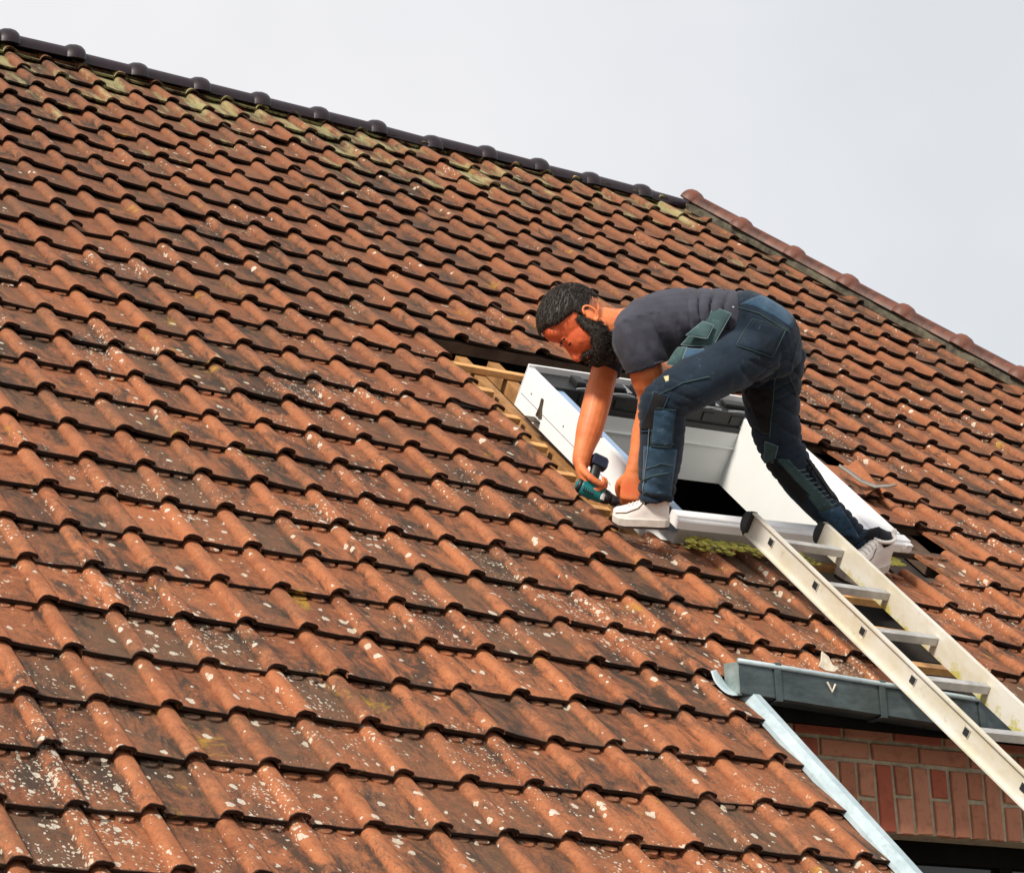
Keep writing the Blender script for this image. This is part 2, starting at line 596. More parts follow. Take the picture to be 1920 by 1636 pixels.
M['hair'] = hairmat()
M['teal'] = simple('teal_tool_plastic', (0.004, 0.16, 0.17), 0.35, var=0.25, scale=25)
M['toolblack'] = simple('black_tool_rubber', (0.012, 0.013, 0.016), 0.5, var=0.3, scale=40)
M['battery'] = simple('navy_battery_plastic', (0.016, 0.024, 0.05), 0.4, var=0.3, scale=30)
M['toolgrey'] = simple('grey_tool_label', (0.45, 0.46, 0.45), 0.5, var=0.2, scale=30)
M['chrome'] = simple('drill_bit_steel', (0.20, 0.18, 0.16), 0.35, 0.8, var=0.3, scale=40)
M['scrap'] = simple('pale_scrap', (0.66, 0.58, 0.46), 0.85, var=0.3, scale=30, bump=0.3)
M['lead'] = simple('grey_lead_sheet', (0.24, 0.22, 0.20), 0.6, 0.1, var=0.35, scale=20, bump=0.2)
M['wallplain'] = M['brick']

# ================================================================ THE HOUSE
def sq(r):
    q = r - 13.5
    return 0.2 * (1.30599 * q + 0.0015925 * q * q)


def nq(r):
    q = r - 13.5
    return -0.2 * (0.00052993 * q * q - 0.00003005 * q ** 3)


HIP_S, HIP_X, HIP_K = 3.777, 5.60, 0.39


def hip_x(s):
    return HIP_X + HIP_K * (HIP_S - s)


ground = bmesh.new()
gv = [ground.verts.new(p) for p in ((-400, -400, 0), (400, -400, 0), (400, 400, 0), (-400, 400, 0))]
ground.faces.new(gv)
tag(obj('ground', ground, M['soil']), kind='structure')

house = empty('brick_house', (3.0, 2.0, 0.0), 'brick house with a large weathered red clay tile roof and a dark ridge', 'house')


def missing(c, r):
    last = {9: 20, 10: 21, 11: 19, 12: 19, 13: 21, 14: 20, 15: 20}.get(r)
    if last and 13 <= c <= last:
        return True
    if 5 <= r <= 8 and 17 <= c <= 18:
        return True
    return False


def build_tiles():
    tr = random.Random(11)
    UX = [-0.168, -0.160, -0.130, -0.095, -0.066, -0.046, -0.036]
    RT = [-1.0, -0.93, -0.78, -0.5, -0.18, 0.15, 0.42, 0.68, 0.9, 1.0]
    n = len(UX) + len(RT)
    H = 0.0275
    V, F, A1, A2 = [], [], [], []
    for r in range(-4, 29):
        s0, s1 = sq(r), sq(r + 1)
        g = s1 - s0
        n0, n1 = nq(r), nq(r + 1)
        for c in range(-8, 46):
            xc = c * 0.2
            xmax = 99.0
            if c >= 12 and r < 5:
                if c > 12:
                    continue
                xmax = 2.318
            if missing(c, r):
                continue
            top = s0 + g * 1.25
            if r == 28:
                top = s0 + 0.16
            hx = hip_x(s0 + 0.5 * g)
            if xc - 0.14 > hx:
                continue
            r1, r2 = tr.random(), tr.random()
            rot = math.radians(tr.gauss(0, 0.55))
            dx, ds, dh = tr.gauss(0, 0.0022), tr.gauss(0, 0.0035), tr.gauss(0, 0.0020)
            tilt = tr.gauss(0, 0.0028)
            chip = tr.randrange(1, n) if tr.random() < 0.16 else 0
            hp = min(1, max(0, (r - 6) / 16.0))
            vl = [0.0, 0.010, 0.07, 0.16, top - s0]
            base = len(V)
            for j, v in enumerate(vl):
                f = v / g
                k = min(1, f)
                up_ = min(1.0, max(0.0, (r - 5) / 13.0)) * 0.45
                wa, wb = 0.0235 - 0.004 * k + 0.009 * up_, 0.036 - 0.004 * k + 0.012 * up_          # roll: left and right half widths
                hl, hr = H - 0.003 * k + 0.007 * up_, 0.0105 + 0.009 * up_
                xs = UX[:-1] + [-wa - 0.003] + [q * (wa if q < 0 else wb) for q in RT]
                for i, x in enumerate(xs):
                    if i < len(UX):
                        q = i / (len(UX) - 1)
                        z = -0.0155 - 0.009 * up_ - (hl - 0.0155 - 0.009 * up_) * q - (0.0022 + 0.003 * up_) * math.sin(math.pi * q)
                        if i == 0:
                            z -= 0.003
                        pan = 1.0
                    else:
                        q = RT[i - len(UX)]
                        z = -hl * (1 - math.sqrt(max(0.0, 1 - q * q))) if q < 0 else -hr * (1 - math.sqrt(max(0.0, 1 - q * q)) * 0.75 - 0.25 * (1 - q))
                        pan = 1.0 if q < -0.95 else (0.0 if q < 0.75 else 0.35)
                    ss = v + ds
                    if j == 0:
                        ss += tr.uniform(-0.0022, 0.0022) + (0.006 * tr.random() if chip and abs(i - chip) < 2 else 0)
                    X = xc + dx + x - rot * (v - g * 0.5)
                    Sx = s0 + ss + rot * x
                    hh = n0 + (n1 - n0) * f - 0.026 * f + z + dh + tilt * x / 0.1
                    if r == 28 and f > 0.45:
                        hh += 0.0
                    lim = min(hip_x(Sx) + 0.01, xmax)
                    if X > lim:
                        X = lim
                        if i >= len(UX):
                            hh -= z + H + 0.002
                    V.append((X, Sx, hh))
                    A1.append((r1, r2, i / (n - 1), min(1, f)))
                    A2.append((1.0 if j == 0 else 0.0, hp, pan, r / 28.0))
            m = len(vl)
            for j in range(m - 1):
                for i in range(n - 1):
                    a = base + j * n + i
                    F.append((a, a + 1, a + 1 + n, a + n))
            # lower lip
            lip = len(V)
            for i in range(n):
                x, s, h = V[base + i]
                V.append((x, s + 0.004, h - 0.0105 - tr.uniform(0, 0.004)))
                A1.append((r1, r2, i / (n - 1), 0))
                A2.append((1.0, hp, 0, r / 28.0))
            for i in range(n - 1):
                F.append((base + i + 1, base + i, lip + i, lip + i + 1))
            # flanks
            for i, sg in ((0, 1), (n - 1, -1)):
                fl = len(V)
                for j in range(m):
                    x, s, h = V[base + j * n + i]
                    V.append((x + 0.001 * sg, s, h - 0.0125))
                    A1.append((r1, r2, 0, 0))
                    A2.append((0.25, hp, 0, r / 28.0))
                for j in range(m - 1):
                    a, b = base + j * n + i, base + (j + 1) * n + i
                    q = (a, b, fl + j + 1, fl + j)
                    F.append(q if sg > 0 else q[::-1])
            # two moulded drip nibs just under the lip of the tile above
            if r <= 15:
                for xx in (-0.125, -0.062):
                    nb = len(V)
                    v = g - 0.0005
                    K = 8
                    hb = n1 - 0.026 - 0.021 - 0.004 * min(1.0, max(0.0, (r - 5) / 13.0)) - 0.001 + dh
                    V.append((xc + dx + xx - rot * g * 0.5, s0 + v + 0.01, hb + 0.007))
                    A1.append((r1, r2, 0.3, 1))
                    A2.append((0, hp, 1, r / 28.0))
                    for k in range(K + 1):
                        an = math.pi + math.pi * k / K
                        V.append((xc + dx + xx + 0.025 * math.cos(an) - rot * g * 0.5, s0 + v + 0.020 * math.sin(an) + 0.004, hb + 0.006))
                        A1.append((r1, r2, 0.3, 1))
                        A2.append((0.0, hp, 1, r / 28.0))
                    for k in range(K + 1):
                        x, s, h = V[nb + 1 + k]
                        V.append((x, s - 0.001, h - 0.012))
                        A1.append((r1, r2, 0.3, 1))
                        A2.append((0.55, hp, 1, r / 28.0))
                    for k in range(K):
                        F.append((nb, nb + 1 + k, nb + 2 + k))
                        F.append((nb + 1 + k, nb + 2 + K + k, nb + 3 + K + k, nb + 2 + k))
    me = bpy.data.meshes.new('roof')
    me.from_pydata(V, [], F)
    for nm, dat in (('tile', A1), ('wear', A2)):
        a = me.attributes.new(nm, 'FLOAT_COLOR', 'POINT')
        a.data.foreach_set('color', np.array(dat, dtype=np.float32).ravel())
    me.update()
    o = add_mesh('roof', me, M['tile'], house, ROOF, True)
    me.set_sharp_from_angle(angle=math.radians(50))
    return o


roof = build_tiles()

# ridge and hip tiles, each its own piece of the roof


def barrel_tile(name, length, rad, mat, collar=True):
    bm = bmesh.new()
    nseg = 16
    L = []
    if collar:
        prof = [(0.0, rad), (length - 0.085, rad * 0.97), (length - 0.08, rad * 1.02), (length - 0.060, rad * 1.17), (length - 0.030, rad * 1.24), (length - 0.005, rad * 1.20), (length + 0.008, rad * 1.10), (length + 0.014, rad * 1.02)]
    else:
        prof = [(0.0, rad), (length, rad)]
    def pt(t, k, rr):
        an = math.pi * (-0.06 + 1.12 * k / nseg)
        return (t, rr * math.cos(an) * 1.12, rr * math.sin(an))
    rings = [[bm.verts.new(pt(t, k, rr)) for k in range(nseg + 1)] for t, rr in prof]
    inner = [[bm.verts.new(pt(t, k, rr - 0.016)) for k in range(nseg + 1)] for t, rr in (prof[0], (length + 0.012, rad))]
    for a, b in zip(rings, rings[1:]):
        for k in range(nseg):
            bm.faces.new((a[k], a[k + 1], b[k + 1], b[k]))
    a, b = inner
    for k in range(nseg):
        bm.faces.new((b[k], b[k + 1], a[k + 1], a[k]))
    for a, b in ((rings[0], inner[0]), (inner[1], rings[-1])):
        for k in range(nseg):
            bm.faces.new((a[k], a[k + 1], b[k + 1], b[k]))
    for k in (0, nseg):
        vs = [r[k] for r in rings]
        bm.faces.new(vs + [inner[1][k], inner[0][k]])
    bmesh.ops.recalc_face_normals(bm, faces=bm.faces)
    me = bpy.data.meshes.new(name)
    bm.to_mesh(me)
    bm.free()
    me.polygons.foreach_set('use_smooth', [True] * len(me.polygons))
    me.materials.append(mat)
    me.set_sharp_from_angle(angle=math.radians(40))
    return me


RIDGE_S = 3.955
ridge_me = barrel_tile('ridge_tile', 0.352, 0.076, M['ridge'])
ry, rz = RIDGE_S * CP, RIDGE_S * SP + Z0
first = None
rj = random.Random(5)
for i in range(-9, 12):
    x = 1.44 + 0.3525 * i
    drop = -0.009 * (x - 1.4)
    mat = Matrix.Translation((x, ry + 0.02 + rj.gauss(0, 0.002), rz - 0.044 + drop + rj.gauss(0, 0.004))) @ Matrix.Rotation(math.radians(0.5) + rj.gauss(0, 0.010), 4, 'Y') @ Matrix.Rotation(rj.gauss(0, 0.008), 4, 'Z')
    if first is None:
        first = place(bpy.data.objects.new('ridge_tile', ridge_me), roof, mat)
        first['label'] = 'black glazed ridge tile with a raised collar'
    else:
        o = first.copy()
        COL.objects.link(o)
        o.matrix_local = ORIGIN['roof'].inverted() @ mat

hip_me = barrel_tile('hip_tile', 0.40, 0.070, M['hip'])
hp0 = ROOF @ Vector((hip_x(3.80), 3.80, 0.0))
hp1 = ROOF @ Vector((hip_x(-2.2), -2.2, 0.0))
hd = (hp1 - hp0).normalized()
n_main = Vector((0, -SP, CP))
n_hip = Vector((math.sin(math.radians(62)), 0, math.cos(math.radians(62))))
hup = (n_main + n_hip)
hup = (hup - hd * hup.dot(hd)).normalized()
hside = hup.cross(hd)
first = None
for i in range(17):
    p = hp0 + hd * (0.40 * i - 0.05) + hup * (-0.012 + rj.gauss(0, 0.004)) + hside * rj.gauss(0, 0.003)
    q = Matrix(((hd.x, hside.x, hup.x, p.x), (hd.y, hside.y, hup.y, p.y), (hd.z, hside.z, hup.z, p.z), (0, 0, 0, 1)))
    q = q @ Matrix.Translation((0.4, 0, 0)) @ Matrix.Rotation(math.pi, 4, 'Z')     # collars point up the hip
    if first is None:
        first = place(bpy.data.objects.new('hip_tile', hip_me), roof, q)
        first['label'] = 'brown hip tile with a raised collar'
    else:
        o = first.copy()
        COL.objects.link(o)
        o.matrix_local = ORIGIN['roof'].inverted() @ q

# mortar bedding under ridge and hip, broken and uneven


def bedding(name, p0, p1, up, side, off, wid, hgt, mat, step=0.03):
    bm = bmesh.new()
    d = (p1 - p0)
    n = int(d.length / step)
    d.normalize()
    rows = []
    for i in range(n + 1):
        p = p0 + d * step * i
        w = wid * (0.55 + 0.9 * noise.noise(p * 9.0) + 0.35)
        w = max(0.008, min(wid * 1.6, w))
        a = p + side * off
        rows.append([bm.verts.new(a + up * hgt), bm.verts.new(a + side * w * 0.5 + up * hgt * 0.75), bm.verts.new(a + side * w + up * (-0.01)), bm.verts.new(a + up * -0.04)])
    for a, b in zip(rows, rows[1:]):
        for k in range(3):
            bm.faces.new((a[k], a[k + 1], b[k + 1], b[k]))
    return obj(name, bm, mat, roof, IDENT, True)


bedding('ridge_mortar', Vector((-1.7, ry, rz - 0.085)), Vector((5.55, ry, rz - 0.12)), Vector((0, 0, 1)), Vector((0, -CP, -SP)), 0.085, 0.045, 0.02, M['mortar'])
bedding('hip_mortar', hp0, hp1, hup, hside if hside.x < 0 else -hside, 0.040, 0.022, -0.065, M['soot'])

# far slopes and the deck under the tiles
bm = bmesh.new()
ridge_l, ridge_r = Vector((-1.62, ry, rz - 0.03)), Vector((5.62, ry, rz - 0.06))
eave_y = 2 * ry + 1.7
ev = -1.62 * SP / CP + Z0
A = [bm.verts.new(v) for v in (ridge_l, ridge_r, Vector((7.95, eave_y, ev)), Vector((-1.62, eave_y, ev)))]
bm.faces.new(A)
B = [bm.verts.new(v) for v in (ridge_r, Vector((7.95, -1.62, ev)), Vector((7.95, eave_y, ev)))]
bm.faces.new(B)
obj('far_slope', bm, M['tile'], roof)

bm = bmesh.new()
DK = -0.17
hx0, hx1, hs0, hs1 = 2.73, 3.62, -1.05, -0.10           # well of the roof window
x_l, x_r, s_t = -1.6, 5.2, 3.85


def deck(x0, x1, s0, s1):
    bm.faces.new([bm.verts.new(p) for p in ((x0, s0, DK), (x1, s0, DK), (x1, s1, DK), (x0, s1, DK))])


deck(x_l, 2.29, -4.5, -2.15)
deck(x_l, hx0, -2.15, s_t)
deck(hx1, x_r, -2.15, s_t)
deck(hx0, hx1, -2.15, hs0)
deck(hx0, hx1, hs1, s_t)
bm.faces.new([bm.verts.new(p) for p in ((5.2, -2.15, DK), (hip_x(-2.15) - 0.25, -2.15, DK), (5.35, 3.85, DK), (5.2, 3.85, DK))])
obj('underlay', bm, M['dark'], roof, ROOF)

# battens and rafters bared round the opening
batt = random.Random(3)


def batten(x0, x1, s, mat, label=None, h1=-0.058, w=0.034, th=0.028):
    bm = bmesh.new()
    box(bm, x0, x1, s - w / 2, s + w / 2, h1 - th, h1, 0.003)
    for v in bm.verts:
        v.co.y += batt.uniform(-0.002, 0.002)
    o = obj('batten', bm, mat, roof, ROOF)
    if label:
        o['label'] = label
    return o


for r in (11, 12, 13, 14):
    batten(2.30, 2.552, sq(r) + 0.055, M['wood'], 'fresh orange batten end')
batten(2.30, 3.05, sq(15) + 0.045, M['wood'], 'fresh orange batten above the window')
batten(2.30, 2.56, sq(10) + 0.03, M['wood'], 'fresh orange batten end')
batten(2.28, 4.3, sq(16) + 0.035, M['oldwood'], 'dark old batten under the tile edge', -0.05, 0.045, 0.05)
for r in (9, 10, 11, 12, 13, 14, 15):
    batten(3.79, 4.30, sq(r) + 0.05, M['oldwood'])
for r in (6, 7, 8, 9):
    batten(3.05, 3.75, sq(r) + 0.055, M['wood'], 'pale batten bared between the ladder rungs')
for x0, s0, s1 in ((2.580, -1.05, 0.62), (2.74, 0.05, 0.62)):
    bm = bmesh.new()
    box(bm, x0, x0 + 0.055, s0, s1, -0.150, -0.089, 0.003)
    obj('rafter', bm, M['rafter'], roof, ROOF)
for x0 in (3.84, 4.15):
    bm = bmesh.new()
    box(bm, x0, x0 + 0.06, -1.4, 0.62, -0.155, -0.089, 0.003)
    obj('rafter', bm, M['oldwood'], roof, ROOF)

# zinc trim down the verge of the low slope
bm = bmesh.new()
prism(bm, [(2.290, -0.052), (2.294, -0.038), (2.306, -0.020), (2.312, -0.012), (2.338, -0.012), (2.344, -0.020), (2.344, -0.16), (2.341, -0.16), (2.341, -0.024), (2.314, -0.017), (2.308, -0.026), (2.292, -0.046)], 1, -4.35, -2.30)
for v in bm.verts:
    v.co.z += nq(0) * max(0, min(1, (-2.3 - v.co.y) / 1.2))
tr_ = obj('verge_trim', bm, M['newzinc'], house, ROOF @ Matrix.Translation((0.012, 0, 0)))
tr_['label'] = 'pale blue zinc strip along the cut edge of the tiles'
bm = bmesh.new()
tube(bm, [(2.225, -2.23, 0.0), (2.240, -2.265, -0.022), (2.262, -2.305, -0.032), (2.290, -2.325, -0.020)], [(0.004, 0.016), (0.004, 0.026), (0.004, 0.026), (0.004, 0.014)], (0, 0, 1), 10, True, 4)
obj('curled_flap', bm, M['newzinc'], tr_, ROOF, True)

# box gutter under the high eave
gz = lambda x: -1.499 - 0.041 * (x - 2.275) + Z0
gb = lambda x: -1.603 - 0.041 * (x - 2.275) + Z0
GX0, GX1, GY0, GY1 = 2.275, 4.75, -1.704, -1.634
bm = bmesh.new()


def gutter_ring(x):
    zt, zb = gz(x), gb(x)
    p = [(GY0, zt), (GY0 - 0.002, zb + 0.004), (GY0 + 0.012, zb), (GY1, zb), (GY1, zt + 0.01), (GY1 - 0.003, zt + 0.01), (GY1 - 0.003, zb + 0.004), (GY0 + 0.012, zb + 0.004), (GY0 + 0.003, zb + 0.006), (GY0 + 0.003, zt)]
    return [bm.verts.new((x, y, z)) for y, z in p]


rg = [gutter_ring(GX0 + (GX1 - GX0) * i / 20) for i in range(21)]
for a, b in zip(rg, rg[1:]):
    for k in range(10):
        bm.faces.new((a[k], a[(k + 1) % 10], b[(k + 1) % 10], b[k]))
bm.faces.new(rg[0])
bm.faces.new(rg[-1])
gutter = obj('gutter', bm, M['zinc'], house)
gutter['label'] = 'grey green zinc box gutter'
bm = bmesh.new()
tube(bm, [(GX0 - 0.004 + (GX1 - GX0) * i / 12, GY0 - 0.004, gz(GX0 + (GX1 - GX0) * i / 12) + 0.004) for i in range(13)], 0.0085, (0, 0, 1), 12)
obj('rolled_lip', bm, M['newzinc'], gutter, IDENT, True)
bm = bmesh.new()
q = [(GX0 - 0.003, GY0, gz(GX0)), (GX0 - 0.003, GY1, gz(GX0) + 0.01), (GX0 - 0.003, GY1, gb(GX0)), (GX0 - 0.003, GY0, gb(GX0))]
prism(bm, [(y, z) for _, y, z in q], 0, GX0 - 0.007, GX0 - 0.001)
obj('end_plate', bm, M['capzinc'], gutter)
for x in (2.412, 2.842, 3.272, 3.702, 4.132, 4.562):
    bm = bmesh.new()
    box(bm, x, x + 0.026, GY0 - 0.0075, GY0 - 0.003, gb(x) - 0.004, gz(x), 0.001)
    box(bm, x, x + 0.026, GY0 - 0.0075, GY1, gb(x) - 0.007, gb(x) - 0.0025, 0.001)
    box(bm, x, x + 0.026, GY0 - 0.012, GY0 + 0.02, gz(x) + 0.004, gz(x) + 0.016, 0.003)
    obj('bracket', bm, M['zinc'], gutter)
bm = bmesh.new()
tube(bm, [(2.625, GY0 - 0.006, gz(2.585) - 0.022), (2.642, GY0 - 0.007, gz(2.6) - 0.052), (2.658, GY0 - 0.006, gz(2.6) - 0.026)], 0.0035, (0, 1, 0), 8)
obj('wire_hook', bm, M['scrap'], gutter)
bm = bmesh.new()
box(bm, 2.22, 7.9, -1.632, -1.605, Z0 - 1.655, Z0 - 1.56)
box(bm, 2.22, 7.9, -1.604, -1.44, Z0 - 1.600, Z0 - 1.575)
obj('eave_board', bm, M['frame'], house)


# brickwork under the eave: one stretcher band over a tall soldier course
def brickwork():
    br = random.Random(21)
    bm = bmesh.new()
    V, F, A = [], [], []
    y = -1.45

    def brick_(x0, x1, z0, z1):
        b = len(V)
        a = (br.random(), br.random(), 0, 1)
        yy = y - br.uniform(0.004, 0.009)
        j = lambda: br.uniform(-0.0022, 0.0022)
        e = 0.003
        P = [(x0 + j(), y + 0.02, z0 + j()), (x1 + j(), y + 0.02, z0 + j()), (x1 + j(), y + 0.02, z1 + j()), (x0 + j(), y + 0.02, z1 + j())]
        Q = [(P[0][0] + e, yy, P[0][2] + e), (P[1][0] - e, yy, P[1][2] + e), (P[2][0] - e, yy, P[2][2] - e), (P[3][0] + e, yy, P[3][2] - e)]
        Mid = [(p[0], yy + 0.004, p[2]) for p in P]
        for p in P + Mid + Q:
            V.append((p[0], p[1], p[2] + Z0))
            A.append(a)
        for lo, hi in ((0, 4), (4, 8)):
            for k in range(4):
                F.append((b + lo + k, b + lo + (k + 1) % 4, b + hi + (k + 1) % 4, b + hi + k))
        F.append((b + 8, b + 9, b + 10, b + 11))

    x = 2.22
    k = 0
    while x < 4.9:
        w = 0.066 + br.uniform(-0.003, 0.003)
        if k % 2 == 0:
            brick_(x, x + w, -1.957, -1.727)
        else:
            m = -1.838 + br.uniform(-0.012, 0.012)
            brick_(x, x + w, -1.957, m - 0.007)
            brick_(x, x + w, m + 0.007, -1.727)
        x += w + 0.0150
        k += 1
    z = -1.711
    row = 0
    while z < -1.60:
        x = 2.12 + (0.11 if row % 2 else 0.0)
        while x < 4.9:
            w = 0.205 + br.uniform(-0.01, 0.01)
            brick_(x, x + w, z, z + 0.055)
            x += w + 0.014
        z += 0.069
        row += 1
    me = bpy.data.meshes.new('brick_band')
    me.from_pydata(V, [], F)
    at = me.attributes.new('tile', 'FLOAT_COLOR', 'POINT')
    at.data.foreach_set('color', np.array(A, dtype=np.float32).ravel())
    me.update()
    return me


bm = bmesh.new()
yw = -1.447
HZ = Z0 - 1.957
box(bm, 2.12, 7.75, yw, yw + 0.25, HZ, Z0 - 1.50)                  # band behind the face bricks
wall = obj('wall', bm, M['brickjoint'], house)
bm = bmesh.new()
box(bm, 2.12, 2.72, yw, yw + 0.25, 0, HZ)
box(bm, 4.60, 7.75, yw, yw + 0.25, 0, HZ)
box(bm, 2.72, 4.60, yw, yw + 0.25, 0, HZ - 1.25)
obj('lower_wall', bm, M['brick'], house)
add_mesh('face_bricks', brickwork(), M['brick'], wall)
bm = bmesh.new()
lo_y = sq(-4) * CP + 0.25
box(bm, -1.5, 2.2, lo_y, lo_y + 0.25, 0, lo_y * SP / CP + Z0 - 0.14)
prof = [(lo_y + 0.25, 0), (lo_y + 0.25, (lo_y + 0.25) * SP / CP + Z0 - 0.30), (-1.45, -1.45 * SP / CP + Z0 - 0.30), (-1.45, 0)]
prism(bm, prof, 0, 2.0, 2.2)
gp = [(lo_y + 0.25, 0), (lo_y + 0.25, (lo_y + 0.25) * SP / CP + Z0 - 0.30), (ry, rz - 0.42), (eave_y - 0.3, ev + 0.1), (eave_y - 0.3, 0)]
prism(bm, gp, 0, -1.5, -1.25)
box(bm, -1.5, 7.75, eave_y - 0.5, eave_y - 0.3, 0, ev)
box(bm, 7.55, 7.75, -1.2, eave_y - 0.5, 0, ev)
obj('side_wall', bm, M['brick'], house)
# window under the soldier course
bm = bmesh.new()
fy = yw + 0.10
for a, b, c, d in ((2.72, 4.60, HZ - 0.075, HZ), (2.72, 4.60, HZ - 1.25, HZ - 1.18), (2.72, 2.79, HZ - 1.18, HZ - 0.075), (4.53, 4.60, HZ - 1.18, HZ - 0.075), (3.63, 3.69, HZ - 1.18, HZ - 0.075)):
    box(bm, a, b, fy, fy + 0.06, c, d, 0.003)
win = obj('window', bm, M['frame'], house)
bm = bmesh.new()
box(bm, 2.79, 4.53, fy + 0.025, fy + 0.035, HZ - 1.18, HZ - 0.075)
obj('pane', bm, M['pane'], win)
# dark room below the opening in the roof
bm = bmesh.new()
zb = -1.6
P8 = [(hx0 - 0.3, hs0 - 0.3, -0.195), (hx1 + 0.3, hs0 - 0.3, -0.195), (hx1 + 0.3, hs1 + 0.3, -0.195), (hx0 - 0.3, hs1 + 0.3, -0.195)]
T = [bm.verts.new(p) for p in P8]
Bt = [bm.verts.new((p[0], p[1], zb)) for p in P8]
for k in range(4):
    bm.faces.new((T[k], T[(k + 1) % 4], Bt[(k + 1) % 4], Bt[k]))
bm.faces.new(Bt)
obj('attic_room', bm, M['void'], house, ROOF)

# ================================================================ ROOF WINDOW (being fitted)
skyl = empty('roof_window', ROOF @ Vector((3.09, -0.67, 0.0)), 'open white roof window frame set into the stripped tiles, in front of the bending man', 'roof window')
X0, X1, SB, ST = 2.53, 3.665, -1.315, -0.025
CTL, CTR, CBL, CBR = Vector((2.56, 0.01, 0.128)), Vector((3.735, 0.06, 0.140)), Vector((2.612, -1.205, 0.092)), Vector((3.752, -1.145, 0.106))


def skobj(name, bm, mat, parent, matrix):
    """the frame sits slightly askew on the rafters: map its square pattern onto the four corners measured on the slope"""
    for v in bm.verts:
        u, w = (v.co.x - X0) / (X1 - X0), (v.co.y - SB) / (ST - SB)
        p = (CBL * (1 - u) + CBR * u) * (1 - w) + (CTL * (1 - u) + CTR * u) * w
        v.co = Vector((p.x, p.y, p.z + v.co.z - 0.138))
    return obj(name, bm, mat, parent, matrix)


bm = bmesh.new()
prism(bm, [(ST, -0.03), (ST, 0.138), (SB + 0.10, 0.138), (SB + 0.13, 0.080), (SB + 0.20, 0.066), (SB + 0.36, 0.02), (SB + 0.60, -0.025)], 0, X0, X0 + 0.028)
p = skobj('side_panel', bm, M['white'], skyl, ROOF)
p['label'] = 'tall white outer side panel'
bm = bmesh.new()
box(bm, X0 - 0.0015, X0 + 0.001, SB + 0.45, ST - 0.02, 0.030, 0.0325)
for s_ in (-0.12, -0.42, -0.72):
    q_ = bmesh.ops.create_uvsphere(bm, u_segments=10, v_segments=6, radius=0.0055)
    for v in q_['verts']:
        v.co = Vector((X0 + v.co.x * 0.4, s_ + v.co.y, 0.062 + v.co.z))
skobj('panel_joint', bm, M['greymetal'], p, ROOF)
bm = bmesh.new()
box(bm, X0 + 0.029, X0 + 0.036, SB + 0.07, ST - 0.02, 0.05, 0.128, 0.001)
skobj('gasket', bm, M['blackrail'], skyl, ROOF)
bm = bmesh.new()
box(bm, X0 + 0.037, X0 + 0.105, SB + 0.09, ST - 0.05, 0.03, 0.112, 0.004)
p = skobj('side_rail', bm, M['tint'], skyl, ROOF)
p['label'] = 'side rail painted blue grey for the light of the sky'
# right-hand member with stepped top
bm = bmesh.new()
prism(bm, [(X1, 0.02), (X1, 0.122), (X1 - 0.006, 0.128), (X1 - 0.030, 0.128), (X1 - 0.034, 0.122), (X1 - 0.118, 0.120), (X1 - 0.122, 0.112), (X1 - 0.150, 0.112), (X1 - 0.156, 0.106), (X1 - 0.156, 0.02)], 1, SB + 0.075, ST)
skobj('frame_side', bm, M['white'], skyl, ROOF)
# bottom member
bm = bmesh.new()
prism(bm, [(SB, 0.082), (SB, 0.112), (SB + 0.004, 0.117), (SB + 0.014, 0.117), (SB + 0.018, 0.126), (SB + 0.070, 0.126), (SB + 0.074, 0.082)], 0, X0 + 0.029, X1 + 0.012)
p = skobj('bottom_rail', bm, M['white'], skyl, ROOF)
bm = bmesh.new()
box(bm, X1 - 0.03, X1 + 0.016, SB - 0.004, SB + 0.05, 0.086, 0.105, 0.002)
box(bm, X1 - 0.018, X1 + 0.016, SB - 0.006, SB + 0.045, 0.109, 0.118, 0.002)
skobj('corner_cap', bm, M['white'], p, ROOF)
# top member: dark rail with hardware
bm = bmesh.new()
box(bm, X0 + 0.029, X1, ST - 0.150, ST - 0.008, 0.045, 0.125, 0.004)
box(bm, X0 + 0.11, X1 - 0.10, ST - 0.164, ST - 0.151, 0.040, 0.066, 0.003)
top = skobj('top_rail', bm, M['blackrail'], skyl, ROOF)
top['label'] = 'black top rail carrying the fittings'
bm = bmesh.new()
box(bm, X0, X1, ST - 0.007, ST + 0.004, 0.02, 0.150, 0.002)
skobj('top_panel', bm, M['white'], skyl, ROOF)
hr = random.Random(9)
for i, x in enumerate((2.70, 2.87, 2.985, 3.13, 3.30, 3.44)):
    bm = bmesh.new()
    w = 0.045 + 0.03 * (i % 3)
    box(bm, x, x + w, ST - 0.120 + 0.02 * (i % 2), ST - 0.05, 0.1255, 0.150 - 0.006 * (i % 2), 0.005)
    box(bm, x + 0.01, x + w - 0.01, ST - 0.155, ST - 0.151, 0.075, 0.112, 0.003)
    skobj('fitting', bm, M['blackrail'], top, ROOF)
    bm = bmesh.new()
    tube(bm, [(x - 0.012, ST - 0.148, 0.130), (x + w * 0.5, ST - 0.152, 0.137), (x + w + 0.016, ST - 0.147, 0.130)], 0.0042, (0, 0, 1), 8, True, 4)
    box(bm, x + w + 0.006, x + w + 0.028, ST - 0.11, ST - 0.03, 0.1255, 0.133, 0.002)
    skobj('clip', bm, M['greymetal'], top, ROOF)
# lining walls down to the room
LX0, LX1, LS0, LS1, LB = X0 + 0.106, X1 - 0.157, SB + 0.075, ST - 0.165, -0.192


